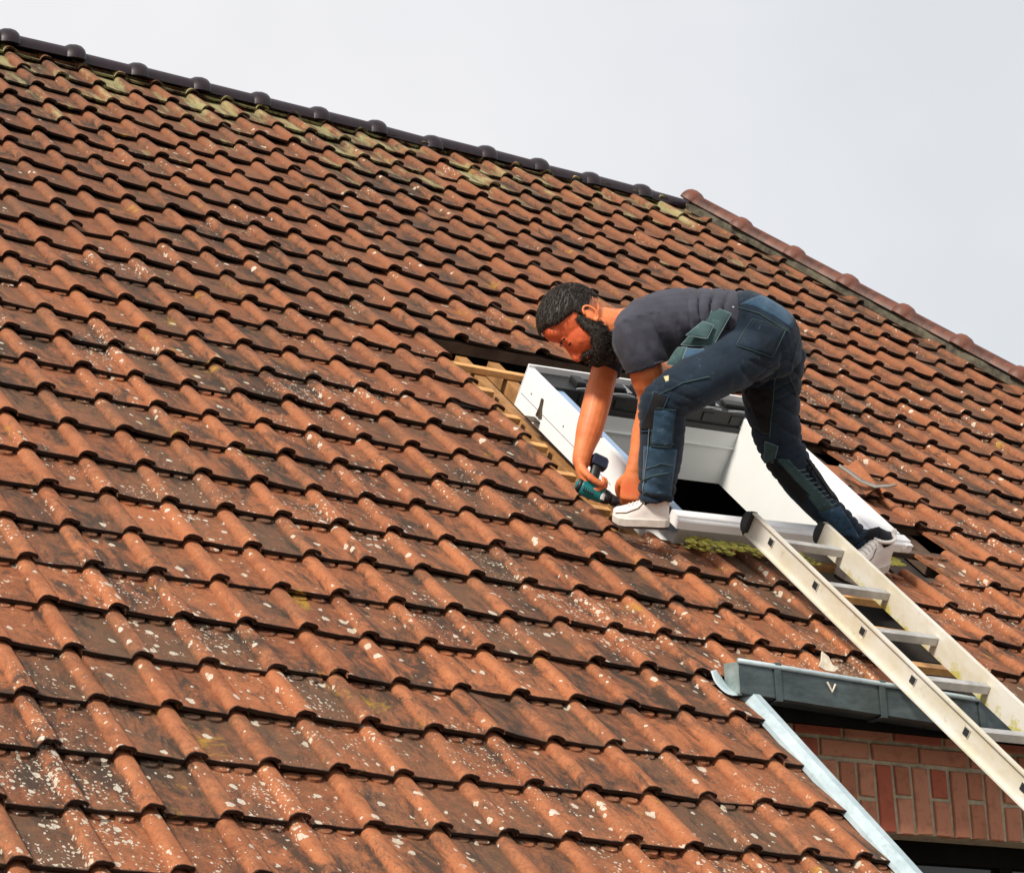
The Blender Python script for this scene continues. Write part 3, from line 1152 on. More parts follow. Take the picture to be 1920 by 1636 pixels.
def lining(name, q, lab):
    bm = bmesh.new()
    c = sum((Vector(v) for v in q), Vector()) / 4
    f = bm.faces.new([bm.verts.new(v) for v in q])
    r = bmesh.ops.extrude_face_region(bm, geom=[f])
    mid = Vector(((LX0 + LX1) / 2, (LS0 + LS1) / 2, c.z))
    d = (c - mid)
    d.z = 0
    d = Vector((math.copysign(1, d.x), 0, 0)) if abs(d.x) / (LX1 - LX0) > abs(d.y) / (LS1 - LS0) else Vector((0, math.copysign(1, d.y), 0))
    for v in r['geom']:
        if isinstance(v, bmesh.types.BMVert):
            v.co += d * 0.012
    o = skobj(name, bm, M['liner'], skyl, ROOF)
    o['label'] = lab
    return o


HT = 0.105
lining('lining_board', [(LX1, LS0, LB), (LX1, LS1, LB), (LX1, LS1, HT), (LX1, LS0, HT)], 'bright right lining board')
lining('lining_board', [(LX0, LS0, LB), (LX0, LS1, LB), (LX0, LS1, 0.03), (LX0, LS0, 0.03)], 'left lining board')
tb = lining('lining_board', [(LX0, LS1, LB), (LX1, LS1, LB), (LX1, LS1, 0.042), (LX0, LS1, 0.042)], 'grey shaded top lining board')
lining('lining_board', [(LX0, LS0 + 0.02, LB), (LX1, LS0 + 0.02, LB), (LX1, LS0 + 0.02, 0.07), (LX0, LS0 + 0.02, 0.07)], 'bottom lining board')
bm = bmesh.new()
box(bm, LX0 + 0.002, LX1 - 0.002, LS1 - 0.010, LS1 - 0.0005, -0.028, -0.020, 0.002)
skobj('lining_groove', bm, M['liner'], tb, ROOF)
# steel angle on the outer panel
bm = bmesh.new()
tube(bm, [(X0 - 0.004, -0.245, 0.012), (X0 - 0.006, -0.225, 0.05), (X0 - 0.005, -0.215, 0.085)], [(0.003, 0.014), (0.003, 0.010), (0.003, 0.008)], (1, 0, 0), 8)
tube(bm, [(X0 - 0.004, -0.215, 0.010), (X0 - 0.006, -0.222, 0.055)], [(0.003, 0.007), (0.003, 0.005)], (1, 0, 0), 8)
box(bm, X0 - 0.045, X0 - 0.001, -0.255, -0.205, -0.004, 0.001, 0.001)
skobj('mounting_bracket', bm, M['steel'], skyl, ROOF)
for s, h in ((-0.62, 0.143), (-0.655, 0.146), (-0.665, 0.132)):
    bm = bmesh.new()
    box(bm, X0 - 0.003, X0 + 0.018, s - 0.012, s + 0.010, h - 0.008, h + 0.008, 0.003)
    skobj('hinge_screw', bm, M['greymetal'] if h > 0.14 else M['blackrail'], skyl, ROOF)

# ================================================================ LADDER
def lad(x, s, h):
    """ladder space: runs down the slope, sinking slightly towards the eave"""
    return (x, s, h + 0.012 * (s + 1.235))


lb = ROOF @ Vector((3.0, -6.95, 0.1))
ladder = empty('ladder', Vector((lb.x, lb.y, 0.0)), 'weathered aluminium ladder lying up the slope over the gutter to the roof window', 'ladder')
LTOP, LBOT = -1.240, -6.98
HB, HTOP = 0.072, 0.164


def stile(x, outer, lab, mossy):
    """channel: web plus two lips; outer = direction of the lips"""
    bm = bmesh.new()
    t = 0.0045 * outer
    lip = 0.020 * outer
    prof = [(0, HB), (lip, HB), (lip, HB + 0.006), (t, HB + 0.010), (t, HTOP - 0.010), (lip, HTOP - 0.006), (lip, HTOP), (0, HTOP)]
    n = 60
    rings = []
    for i in range(n + 1):
        s = LTOP + (LBOT - LTOP) * i / n
        rings.append([bm.verts.new(lad(x + px, s, ph)) for px, ph in prof])
    for a, b in zip(rings, rings[1:]):
        for k in range(8):
            bm.faces.new((a[k], a[(k + 1) % 8], b[(k + 1) % 8], b[k]))
    bm.faces.new(rings[0])
    bm.faces.new(rings[-1])
    o = obj('stile', bm, M['alu'], ladder, ROOF)
    me = o.data
    a = me.attributes.new('stain', 'FLOAT_COLOR', 'POINT')
    dat = []
    for v in me.vertices:
        k = 0.0
        if mossy:
            s = v.co.y
            k = 1.0 if (v.co.z < HB + 0.04 + 0.012 * (s + 1.235) and -4.2 < s < -1.35) else 0.0
        dat.extend((0, k, 0, 1))
    a.data.foreach_set('color', dat)
    o['label'] = lab
    # plastic cap on the top end
    bm = bmesh.new()
    lo, hi = sorted((x - 0.002 * outer, x + 0.024 * outer))
    prof = []
    for k in range(15):
        an = math.pi * k / 14
        prof.append((LTOP + 0.002 + 0.028 * math.sin(an), (HB + HTOP) / 2 - 0.041 * math.cos(an)))
    prof += [(LTOP - 0.012, HTOP + 0.003), (LTOP - 0.012, HB - 0.003)]
    A = [bm.verts.new((lo, s, h)) for s, h in prof]
    B = [bm.verts.new((hi, s, h)) for s, h in prof]
    for k in range(len(prof)):
        j = (k + 1) % len(prof)
        bm.faces.new((A[k], A[j], B[j], B[k]))
    bm.faces.new(A)
    bm.faces.new(B)
    obj('end_cap', bm, M['rubber'], o, ROOF)
    bm = bmesh.new()
    p = [lad(x + d, s, h) for d in (-0.004 * outer, 0.026 * outer) for s in (LBOT - 0.03, LBOT + 0.04) for h in (HB - 0.004, HTOP + 0.004)]
    vs = [bm.verts.new(q) for q in p]
    for q in ((0, 1, 3, 2), (4, 6, 7, 5), (0, 4, 5, 1), (2, 3, 7, 6), (0, 2, 6, 4), (1, 5, 7, 3)):
        bm.faces.new([vs[i] for i in q])
    obj('foot_cap', bm, M['rubber'], o, ROOF)
    return o


XL, XR = 2.918, 3.232
st_l = stile(XL, -1, 'left stile with square rung ends showing', False)
st_r = stile(XR, 1, 'right stile with yellow moss along its inner face', True)
RUNG_S = [-1.400 - 0.3185 * i for i in range(17)]
for s in RUNG_S:
    bm = bmesh.new()
    x0, x1 = XL - 0.009, XR + 0.010
    hw, hh = 0.015, 0.014
    hm = (HB + HTOP) / 2 + 0.004
    # square tube, hollow at the ends
    rings = []
    for x, k in ((x0 + 0.02, 0.72), (x0, 0.74), (x0, 1.0), (x1, 1.0), (x1, 0.74), (x1 - 0.02, 0.72)):
        rings.append([bm.verts.new(lad(x, s + a * hw * k, hm + b * hh * k)) for a, b in ((-1, -1), (1, -1), (1, 1), (-1, 1))])
    for a, b in zip(rings, rings[1:]):
        for k in range(4):
            bm.faces.new((a[k], a[(k + 1) % 4], b[(k + 1) % 4], b[k]))
    # tread ribs
    for q in (-0.010, 0.0, 0.010):
        b0 = [bm.verts.new(lad(x, s + q + d, hm + hh + e)) for x in (XL + 0.002, XR - 0.002) for d, e in ((-0.002, 0), (0.002, 0), (0, 0.002))]
        bm.faces.new((b0[0], b0[2], b0[5], b0[3]))
        bm.faces.new((b0[2], b0[1], b0[4], b0[5]))
    rg_ = obj('rung', bm, M['rung'], ladder, ROOF)
    for _ in (0,):
        bm = bmesh.new()
        vs = [bm.verts.new(lad(x0 - 0.0015, s + a * hw * 0.86, hm + b * hh * 0.86)) for a, b in ((-1, -1), (1, -1), (1, 1), (-1, 1))]
        bm.faces.new(vs)
        obj('rung_end_shade', bm, M['rubber'], rg_, ROOF)  # flat black quad painted for the shade inside the tube end
    bm = bmesh.new()
    vs = [bm.verts.new(lad(XL - 0.0052, s + a, hm - hh - 0.003 - b)) for a, b in ((-0.013, 0), (0.012, 0), (0.008, 0.008), (-0.004, 0.011))]
    bm.faces.new(vs)
    obj('rung_flange', bm, M['scrap'], rg_, ROOF)

# ================================================================ LOOSE BITS
# slipped tile beside the window
def loose_tile(name, mat, label, seed):
    r_ = random.Random(seed)
    V, F, A1, A2 = [], [], [], []
    xs = [-0.165, -0.15, -0.12, -0.09, -0.065, -0.05] + [0.043 * t for t in (-1, -0.7, -0.4, -0.1, 0.2, 0.5, 0.8, 1)]
    n = len(xs)
    vl = [0, 0.02, 0.08, 0.15, 0.24]
    for k in (0, 1):
        for v in vl:
            for i, x in enumerate(xs):
                z = -0.042 if i < 6 else -0.042 + 0.042 * (0.5 + 0.5 * math.cos(math.pi * x / 0.043)) ** 0.85
                V.append((x, v + r_.uniform(-0.002, 0.002), z - k * 0.018))
                A1.append((0.7, 0.35, i / n, v))
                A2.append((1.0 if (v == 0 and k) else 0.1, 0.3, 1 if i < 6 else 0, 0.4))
    m = len(vl)
    for k in (0, 1):
        for j in range(m - 1):
            for i in range(n - 1):
                a = k * m * n + j * n + i
                q = (a, a + 1, a + 1 + n, a + n)
                F.append(q if k == 0 else q[::-1])
    o_ = m * n
    for i in range(n - 1):
        F.append((i + 1, i, o_ + i, o_ + i + 1))
        a = (m - 1) * n + i
        F.append((a, a + 1, o_ + a + 1, o_ + a))
    for j in range(m - 1):
        a = j * n
        F.append((a, a + n, o_ + a + n, o_ + a))
        a = j * n + n - 1
        F.append((a + n, a, o_ + a, o_ + a + n))
    me = bpy.data.meshes.new(name)
    me.from_pydata(V, [], F)
    for nm, dat in (('tile', A1), ('wear', A2)):
        a = me.attributes.new(nm, 'FLOAT_COLOR', 'POINT')
        a.data.foreach_set('color', np.array(dat, dtype=np.float32).ravel())
    me.update()
    o = add_mesh(name, me, M['tile'], None, mat, True)
    me.set_sharp_from_angle(angle=math.radians(45))
    return tag(o, label, 'roof tile')


loose_tile('loose_tile', ROOF @ Matrix.Translation((4.085, -0.455, 0.040)) @ Matrix.Rotation(math.radians(-9), 4, 'Z') @ Matrix.Rotation(math.radians(4), 4, 'X') @ Matrix.Rotation(math.radians(-5), 4, 'Y'),
           'slipped clay tile lying loose and skewed on the course right of the roof window', 4)

# torn strip of pale lead along the slipped tile
bm = bmesh.new()
pts = [(4.06 + (x - 4.23) * 0.66, -0.40 + (s + 0.17) * 0.72, h) for x, s, h in ((4.085, -0.045, 0.012), (4.125, -0.115, 0.006), (4.170, -0.190, -0.004), (4.235, -0.255, 0.000), (4.315, -0.285, 0.022), (4.375, -0.275, 0.030))]
L_, R_ = [], []
for i, p in enumerate(pts):
    w = (0.006, 0.016, 0.018, 0.015, 0.010, 0.004)[i]
    L_.append((p[0], p[1], p[2] + 0.038))
    R_.append((p[0] + w * 0.8, p[1] + w * 0.8, p[2] + 0.046))
for dz in (0.0, -0.004):
    a = [bm.verts.new((q[0], q[1], q[2] + dz)) for q in L_]
    b = [bm.verts.new((q[0], q[1], q[2] + dz)) for q in R_]
    for k in range(len(a) - 1):
        bm.faces.new((a[k], a[k + 1], b[k + 1], b[k]))
    if dz == 0.0:
        a0, b0 = a, b
for k in range(len(a) - 1):
    bm.faces.new((a0[k], a0[k + 1], a[k + 1], a[k]))
    bm.faces.new((b0[k], b0[k + 1], b[k + 1], b[k]))
tag(obj('lead_strip', bm, M['lead'], None, ROOF, True), 'torn pale grey lead strip bent over the slipped tile', 'lead strip')

# pale scrap by the gutter
bm = bmesh.new()
sp = [(0, 0), (0.018, 0.026), (0.030, 0.060), (0.052, 0.040), (0.060, 0.012), (0.085, 0.002), (0.060, -0.014), (0.026, -0.012)]
a = [bm.verts.new((x, y, 0.004 + 0.10 * abs(x - 0.03) * 0.5)) for x, y in sp]
b = [bm.verts.new((x, y, -0.002 + 0.10 * abs(x - 0.03) * 0.5)) for x, y in sp]
bm.faces.new(a)
bm.faces.new(b[::-1])
for k in range(len(sp)):
    j = (k + 1) % len(sp)
    bm.faces.new((a[k], a[j], b[j], b[k]))
SCRAP = Matrix.Translation((2.705, -2.135, 0.008)) @ Matrix.Rotation(math.radians(35), 4, 'X')
tag(obj('scrap', bm, M['scrap'], None, ROOF @ SCRAP), 'small pale torn scrap lying on the tiles just above the gutter lip', 'scrap')

# moss on the bared tile heads and on the tiles below the frame
mr = random.Random(17)
bm = bmesh.new()


def moss_patch(x0, x1, s0, s1, h0, n, rmin, rmax, slope=0.0):
    for _ in range(n):
        x, s = mr.uniform(x0, x1), mr.uniform(s0, s1)
        r_ = mr.uniform(rmin, rmax)
        q = bmesh.ops.create_icosphere(bm, subdivisions=2, radius=1)
        o = Vector((mr.random() * 9, mr.random() * 9, 0))
        for v in q['verts']:
            k = 1 + 0.45 * noise.noise(v.co * 1.9 + o)
            v.co = Vector((x + v.co.x * r_ * 1.5 * k, s + v.co.y * r_ * k, h0 + slope * (x - x0) + v.co.z * r_ * 0.38 * k))


moss_patch(2.70, 3.25, -1.235, -1.17, 0.000, 120, 0.004, 0.013)
moss_patch(2.66, 3.30, -1.26, -1.20, -0.006, 60, 0.004, 0.009)
moss_patch(2.70, 2.90, -1.235, -1.20, -0.020, 14, 0.008, 0.014)
moss_patch(2.62, 2.70, -1.40, -1.33, -0.048, 12, 0.006, 0.012)
moss_patch(3.63, 3.72, -1.19, -1.13, 0.015, 60, 0.007, 0.016)
tag(obj('moss', bm, M['moss'], None, ROOF, True), kind='stuff')

# ================================================================ THE MAN
PFEET = ROOF @ Vector((2.95, -1.25, 0.0))
person = None
N_ROOF = Vector((0.326349, 0.893376, 0.308830))       # off-slope direction in the body frame


def arm_hand(bm, wrist, f, n, t, size=1.0, curls=(0.9, 1.0, 1.05, 1.1), thumb_curl=0.5, spread=0.12):
    """palm plus five bent fingers; f fingers, n out of the palm, t towards the thumb"""
    f, n, t = Vector(f).normalized(), Vector(n), Vector(t)
    n = (n - f * n.dot(f)).normalized()
    t = (t - f * t.dot(f) - n * t.dot(n)).normalized()
    k = size
    w = Vector(wrist)
    tube(bm, [w - f * 0.02 * k, w + f * 0.018 * k, w + f * 0.05 * k + n * 0.004, w + f * 0.092 * k + n * 0.006 * k], [(0.026 * k, 0.022 * k), (0.033 * k, 0.021 * k), (0.042 * k, 0.019 * k), (0.041 * k, 0.015 * k)], t, 14, 'round')
    lens = ((0.043, 0.026, 0.021), (0.048, 0.030, 0.023), (0.045, 0.028, 0.022), (0.035, 0.021, 0.019))
    for i in range(4):
        off = (0.031 - 0.0205 * i) * k
        p = w + f * (0.086 - 0.006 * abs(i - 1)) * k + t * off + n * 0.004 * k
        a = 0.25
        side = t * (spread * (1.5 - i) * 0.5)
        pts = [p - f * 0.012 * k, p]
        rr = [0.0095 * k, 0.0100 * k]
        for j, L in enumerate(lens[i]):
            a += curls[i] * (1.0, 1.15, 0.8)[j]
            d = (f * math.cos(a) + n * math.sin(a) + side * (1 - j * 0.4)).normalized()
            p = p + d * L * k
            pts.append(p)
            rr.append((0.0092 - 0.0010 * j - (0.0008 if i == 3 else 0)) * k)
        tube(bm, pts, rr, t, 10, 'round', 2)
    p = w + f * 0.020 * k + t * 0.028 * k + n * 0.004 * k
    d1 = (f * 0.62 + t * 0.72 + n * 0.25).normalized()
    d2 = (f * 0.88 + t * (0.45 - thumb_curl * 0.5) + n * (0.35 + thumb_curl * 0.6)).normalized()
    d3 = (f * 0.85 + t * (0.2 - thumb_curl * 0.8) + n * (0.4 + thumb_curl)).normalized()
    q = [p - d1 * 0.012 * k, p + d1 * 0.030 * k, p + d1 * 0.034 * k + d2 * 0.032 * k, p + d1 * 0.034 * k + d2 * 0.034 * k + d3 * 0.028 * k]
    tube(bm, q, [0.015 * k, 0.0130 * k, 0.0115 * k, 0.0095 * k], n, 10, 'round', 2)


# ---- head frame
HC = Vector((-0.7205, 0.0566, 0.0700))
fn = Vector((-0.40, -0.92, 0.10)).normalized()
cr = Vector((-0.92, 0.40, -0.05))
cr = (cr - fn * cr.dot(fn)).normalized()
lr = fn.cross(cr)
if lr.z < 0:
    lr = -lr
HS = 1.06
HAX = (fn, cr, lr)


def hd_(f_, c_, l_):
    return HC + (fn * f_ + cr * c_ + lr * l_) * HS


# ---- bare body, one surface
bm = bmesh.new()
B_ = lambda c, r, ax=HAX, **k: ball(bm, c, tuple(x * HS for x in r), ax, **k)
B_(hd_(0, 0, 0), (0.100, 0.094, 0.077))
B_(hd_(0.034, -0.055, 0), (0.078, 0.082, 0.066))
B_(hd_(0.052, -0.128, 0), (0.052, 0.034, 0.044))
B_(hd_(0.074, 0.025, 0), (0.030, 0.045, 0.058))
B_(hd_(0.089, -0.014, 0), (0.015, 0.013, 0.052))
for s in (-1, 1):
    B_(hd_(0.062, -0.064, 0.043 * s), (0.022, 0.022, 0.018))
    B_(hd_(0.082, -0.036, 0.034 * s), (0.012, 0.009, 0.016))
    B_(hd_(0.104, -0.082, 0.013 * s), (0.012, 0.009, 0.009))
    B_(hd_(0.012, -0.105, 0.052 * s), (0.045, 0.034, 0.016))
    # ear: concha, rim, lobe
    e0 = hd_(-0.022, -0.062, 0.074 * s)
    ex = (fn * -0.35 + lr * (0.94 * s)).normalized()
    ey = (cr + fn * -0.22).normalized()
    ez = ex.cross(ey).normalized()
    ball(bm, e0, (0.0085 * HS, 0.030 * HS, 0.018 * HS), (ex, ey, ez))
    rim = []
    for k in range(12):
        an = -1.9 + 4.4 * k / 11
        rim.append(e0 + ex * 0.012 + (ey * math.sin(an) * 0.031 - fn * math.cos(an) * 0.019) * HS)
    tube(bm, rim, 0.0050, ex, 8, 'round')
    ball(bm, e0 + ex * 0.006 - ey * 0.029 + fn * 0.004, (0.006, 0.010, 0.009), (ex, ey, ez))
tube(bm, [hd_(0.094, -0.022, 0), hd_(0.106, -0.050, 0), hd_(0.120, -0.076, 0), hd_(0.117, -0.086, 0)], [0.010, 0.0125, 0.0165, 0.012], lr, 10, 'round', 2)
for c_, f_ in ((-0.106, 0.098), (-0.117, 0.095)):
    B_(hd_(f_, c_, 0), (0.011, 0.0065, 0.024))
tube(bm, [hd_(-0.03, -0.045, 0), Vector((-0.6353, 0.0403, 0.0500)), Vector((-0.5670, 0.0238, 0.0300)), Vector((-0.4854, 0.0050, 0.0200))], [(0.062, 0.060), (0.060, 0.060), (0.068, 0.066), (0.10, 0.09)], lr, 16)
# trunk (inside the clothes)
tube(bm, [Vector((-0.5144, 0.0127, 0.0200)), Vector((-0.4081, 0.0243, 0.0200)), Vector((-0.2131, 0.0426, 0.0000)), Vector((-0.0367, -0.0127, -0.0200)), Vector((0.0226, -0.0668, -0.0300))], [(0.09, 0.08), (0.15, 0.10), (0.13, 0.095), (0.14, 0.11), (0.10, 0.09)], (0, 0, 1), 18, 'round', 2)
# arms
tube(bm, [Vector((-0.5076, 0.0024, 0.0800)), Vector((-0.4724, -0.0441, 0.1400)), Vector((-0.4489, -0.1487, 0.1300)), Vector((-0.4292, -0.2473, 0.0850)), Vector((-0.4536, -0.3547, 0.0750)), Vector((-0.4791, -0.4507, 0.0850)), Vector((-0.4930, -0.5005, 0.0950))], [0.06, 0.058, 0.061, 0.048, 0.044, 0.032, 0.027], (0, 0, 1), 16, 'round', 3)
tube(bm, [Vector((-0.5302, -0.0170, -0.0600)), Vector((-0.5734, -0.0683, -0.1000)), Vector((-0.5955, -0.1549, -0.0850)), Vector((-0.6201, -0.2492, -0.0550)), Vector((-0.6446, -0.3390, -0.0200)), Vector((-0.6728, -0.4320, 0.0150)), Vector((-0.6788, -0.4706, 0.0220))], [0.052, 0.050, 0.050, 0.052, 0.050, 0.036, 0.033], (0, 0, 1), 16, 'round', 3)
arm_hand(bm, Vector((-0.4970, -0.5043, 0.0970)), (-0.10, -0.97, 0.05), (0.30, -0.10, -0.80), (-0.85, -0.2, -0.25), 1.0, (0.55, 0.62, 0.66, 0.7), 0.45)
arm_hand(bm, Vector((-0.6810, -0.4782, 0.0300)), (0.16, -0.92, 0.10), (0.86, 0.16, -0.05), (-0.30, -0.10, 0.95), 1.06, (0.95, 0.95, 0.92, 0.9), 0.75)
# legs (inside the trousers) down to the soles
tube(bm, [Vector((-0.0352, -0.0468, 0.0600)), Vector((-0.2293, -0.1505, 0.2000)), Vector((-0.4022, -0.2598, 0.3000)), Vector((-0.4028, -0.4342, 0.2500)), Vector((-0.4168, -0.5974, 0.2000)), Vector((-0.4295, -0.6546, 0.1900))], [0.08, 0.075, 0.055, 0.05, 0.030, 0.024], (0, 0, 1), 12, 'round', 2)
tube(bm, [Vector((0.0362, -0.0637, -0.1200)), Vector((0.0369, -0.2392, -0.2000)), Vector((0.0794, -0.4179, -0.2800)), Vector((0.2294, -0.6240, -0.3600)), Vector((0.3859, -0.7787, -0.4400)), Vector((0.4208, -0.8270, -0.4700))], [0.085, 0.08, 0.06, 0.045, 0.028, 0.024], (0, 0, 1), 12, 'round', 2)
body_me = fuse(bm, 0.0038, 3, 0.5)
co = np.empty(len(body_me.vertices) * 3)
body_me.vertices.foreach_get('co', co)
co = co.reshape(-1, 3)
fl = body_me.attributes.new('flush', 'FLOAT_COLOR', 'POINT')
dd = np.linalg.norm(co - np.array(HC + fn * 0.06 - cr * 0.02), axis=1)
ear = np.linalg.norm(co - np.array(hd_(-0.02, -0.06, 0.08)), axis=1)
kn = np.minimum(np.linalg.norm(co - np.array(Vector((-0.4966, -0.5600, 0.0900))), axis=1), 9)
v = np.clip((0.15 - dd) / 0.05, 0, 1) * 0.9 * np.clip(ear / 0.05, 0.15, 1)
v = np.maximum(v, np.clip((0.05 - kn) / 0.03, 0, 1) * 0.7)
fl.data.foreach_set('color', np.stack([v, v * 0, v * 0, v * 0 + 1], 1).astype(np.float32).ravel())
person = add_mesh('person', body_me, M['skin'], None, BODY, True)
tag(person, 'bearded man in dark t-shirt and navy work trousers bending over the open roof window', 'person')


# ---- eyes and brows
for s in (-1, 1):
    bm = bmesh.new()
    ball(bm, hd_(0.0895, -0.037, 0.035 * s), (0.0095, 0.0045, 0.0165), HAX, 12, 8)
    obj('eye', bm, M['hair'], person, BODY, True)
    bm = bmesh.new()
    tube(bm, [hd_(0.0985, -0.013, 0.016 * s), hd_(0.0975, -0.009, 0.032 * s), hd_(0.0835, -0.014, 0.054 * s)], [0.004, 0.0058, 0.0035], cr, 8, 'round', 3)
    obj('eyebrow', bm, M['hair'], person, BODY, True)

# ---- hair and beard
bm = bmesh.new()
q = bmesh.ops.create_uvsphere(bm, u_segments=72, v_segments=48, radius=1)
for vv in list(bm.verts):
    p = vv.co.copy()
    x, y, z = p.x, p.y, p.z          # x: face, y: crown, z: side
    # hairline
    line = y - (0.50 + 0.10 * math.cos(z * 3.0)) if x > 0.55 else y - (-0.05 + 0.65 * max(0.0, x) if x > -0.1 else -0.62 - 0.3 * min(0, x + 0.1))
    m_ = max(0.0, min(1.0, line * 6.0 + 0.4))
    o = Vector((x * 5.5, y * 5.5, z * 5.5))
    th = 1.0 + m_ * (0.125 + 0.07 * max(0, x) + 0.020 * noise.noise(o) + 0.010 * noise.noise(o * 2.7) + 0.10 * max(0, y) * max(0.0, x)) - (1 - m_) * 0.10
    vv.co = HC + (fn * x * 0.102 + cr * y * 0.096 + lr * z * 0.079) * (HS * th)
obj('hair', bm, M['hair'], person, BODY, True)
# short strands break the outline


def strand(bm, p, out, tn, L, r):
    q = [p - tn * L * 0.35 - out * 0.002, p + out * 0.0035, p + tn * L * 0.4 + out * 0.005, p + tn * L + out * 0.003]
    tube(bm, q, [r, r, r * 0.8, r * 0.25], out, 3, False)


bm = bmesh.new()
for k in range(1500):
    z = rnd.uniform(-0.98, 0.98)
    an = rnd.uniform(-0.1, 3.6)
    w = math.sqrt(max(0, 1 - z * z))
    d = Vector((math.cos(an) * w, math.sin(an) * w, z))
    if d.x > 0.50 and d.y < 0.60:
        continue
    if -0.1 < d.x <= 0.55 and d.y < 0.02 + 0.65 * max(0.0, d.x):
        continue
    out = (fn * d.x + cr * d.y + lr * d.z).normalized()
    b0 = HC + (fn * d.x * 0.102 + cr * d.y * 0.096 + lr * d.z * 0.079) * (HS * 1.115) + out * (0.004 * max(0, d.x) + 0.006 * max(0, d.y) * max(0, d.x))
    tn = fn * rnd.uniform(0.3, 1.0) - cr * rnd.uniform(-0.1, 0.5) + lr * rnd.uniform(-0.35, 0.35)
    tn = (tn - out * tn.dot(out)).normalized()
    strand(bm, b0, out, tn, rnd.uniform(0.014, 0.028), 0.0016)
obj('hair_strands', bm, M['hair'], person, BODY, True)
bm = bmesh.new()
for s in (-1, 1):
    tube(bm, [hd_(0.000, -0.030, 0.072 * s), hd_(0.010, -0.075, 0.069 * s), hd_(0.020, -0.112, 0.060 * s), hd_(0.052, -0.142, 0.036 * s), hd_(0.080, -0.150, 0.0)], [(0.016, 0.008), (0.026, 0.012), (0.038, 0.018), (0.044, 0.026), (0.042, 0.032)], fn, 14, 'round', 3)
    tube(bm, [hd_(0.112, -0.094, 0.004 * s), hd_(0.103, -0.098, 0.022 * s), hd_(0.084, -0.116, 0.037 * s), hd_(0.074, -0.135, 0.036 * s)], [0.007, 0.0085, 0.011, 0.014], lr, 10, 'round', 2)
ball(bm, hd_(0.088, -0.140, 0), tuple(a * HS for a in (0.032, 0.030, 0.040)), HAX)
ball(bm, hd_(0.060, -0.168, 0), tuple(a * HS for a in (0.045, 0.026, 0.046)), HAX)
beard = fuse(bm, 0.004, 2)
displace(beard, lambda c, n: 0.0015 * noise.noise(c * 60) + 0.0015 * noise.noise(c * 150))
beard_o = add_mesh('beard', beard, M['hair'], person, BODY, True)
bm = bmesh.new()
nv = len(beard.vertices)
for k in range(1300):
    v_ = beard.vertices[rnd.randrange(nv)]
    out = v_.normal.copy()
    tn = -cr * 1.0 + fn * rnd.uniform(-0.2, 0.5) + lr * rnd.uniform(-0.4, 0.4)
    tn = (tn - out * tn.dot(out))
    if tn.length > 0.1:
        strand(bm, v_.co.copy(), out, tn.normalized(), rnd.uniform(0.008, 0.016), 0.0013)
obj('beard_strands', bm, M['hair'], beard_o, BODY, True)

# ---- t-shirt
bm = bmesh.new()
tube(bm, [Vector((-0.0668, 0.0295, -0.0100)), Vector((-0.1841, 0.0484, 0.0000)), Vector((-0.3462, 0.0359, 0.0200)), Vector((-0.4564, 0.0088, 0.0200)), Vector((-0.5279, 0.0011, 0.0200)), Vector((-0.5709, 0.0238, 0.0300))], [(0.165, 0.120), (0.160, 0.116), (0.178, 0.128), (0.192, 0.118), (0.140, 0.090), (0.075, 0.066)], (0, 0, 1), 26, True, 4)
tube(bm, [Vector((-0.4769, 0.0216, 0.0800)), Vector((-0.4857, -0.0040, 0.1400)), Vector((-0.4711, -0.0616, 0.1520)), Vector((-0.4495, -0.1184, 0.1400))], [0.085, 0.088, 0.086, 0.079], (0, 0, 1), 20, True, 3)
tube(bm, [Vector((-0.5019, 0.0075, -0.0400)), Vector((-0.5416, -0.0091, -0.1100)), Vector((-0.5669, -0.0638, -0.1150)), Vector((-0.5894, -0.1312, -0.0920))], [0.085, 0.078, 0.068, 0.060], (0, 0, 1), 20, True, 3)
ball(bm, Vector((-0.5091, -0.0302, 0.0300)), (0.085, 0.085, 0.15))
shirt = fuse(bm, 0.006, 5)
A_ = Vector((-0.0872, 0.1066, 0.0000))
B2 = Vector((-0.5619, 0.0484, 0.0000))
sp_d = (B2 - A_).normalized()
arm_d = (Vector((-0.4495, -0.1184, 0.1400)) - Vector((-0.4857, -0.0040, 0.1400))).normalized()
arm_0 = Vector((-0.4857, -0.0040, 0.1400))


def shirt_fold(c, n):
    t = (c - A_).dot(sp_d)
    wob = noise.noise(c * 5.0)
    d = 0.0
    # cross folds gathered round the waist, running over the back
    m_ = max(0.0, min(1.0, (0.30 - t) / 0.14)) * max(0.0, min(1.0, (t + 0.05) / 0.05))
    ph = (t + 0.10 * (c.y + 0.05) + 0.028 * wob) * 2 * math.pi / 0.046
    d -= m_ * 0.020 * (1 - abs(math.sin(ph * 0.5))) ** 2.2 * max(0.0, 0.75 + 0.9 * noise.noise(c * 9.0))
    # long drapes falling from the shoulder blade
    m2 = max(0.0, 1 - abs(t - 0.27) / 0.15)
    ph2 = (t * 0.9 - 0.55 * (c.y) + 0.03 * wob) * 2 * math.pi / 0.062
    d += m2 * 0.0095 * math.sin(ph2) * max(0.0, min(1, (0.10 - c.y) / 0.08))
    # sleeve creases
    u = (c - arm_0).dot(arm_d)
    off = (c - arm_0 - arm_d * u).length
    if -0.05 < u < 0.16 and off < 0.11:
        d += 0.0045 * max(0.0, min(1.0, (0.075 - u) / 0.03)) * math.sin((u * 0.6 + (c.x + c.y) * 0.8 + 0.03 * wob) * 2 * math.pi / 0.05)
    return d + 0.0035 * noise.noise(c * 9)


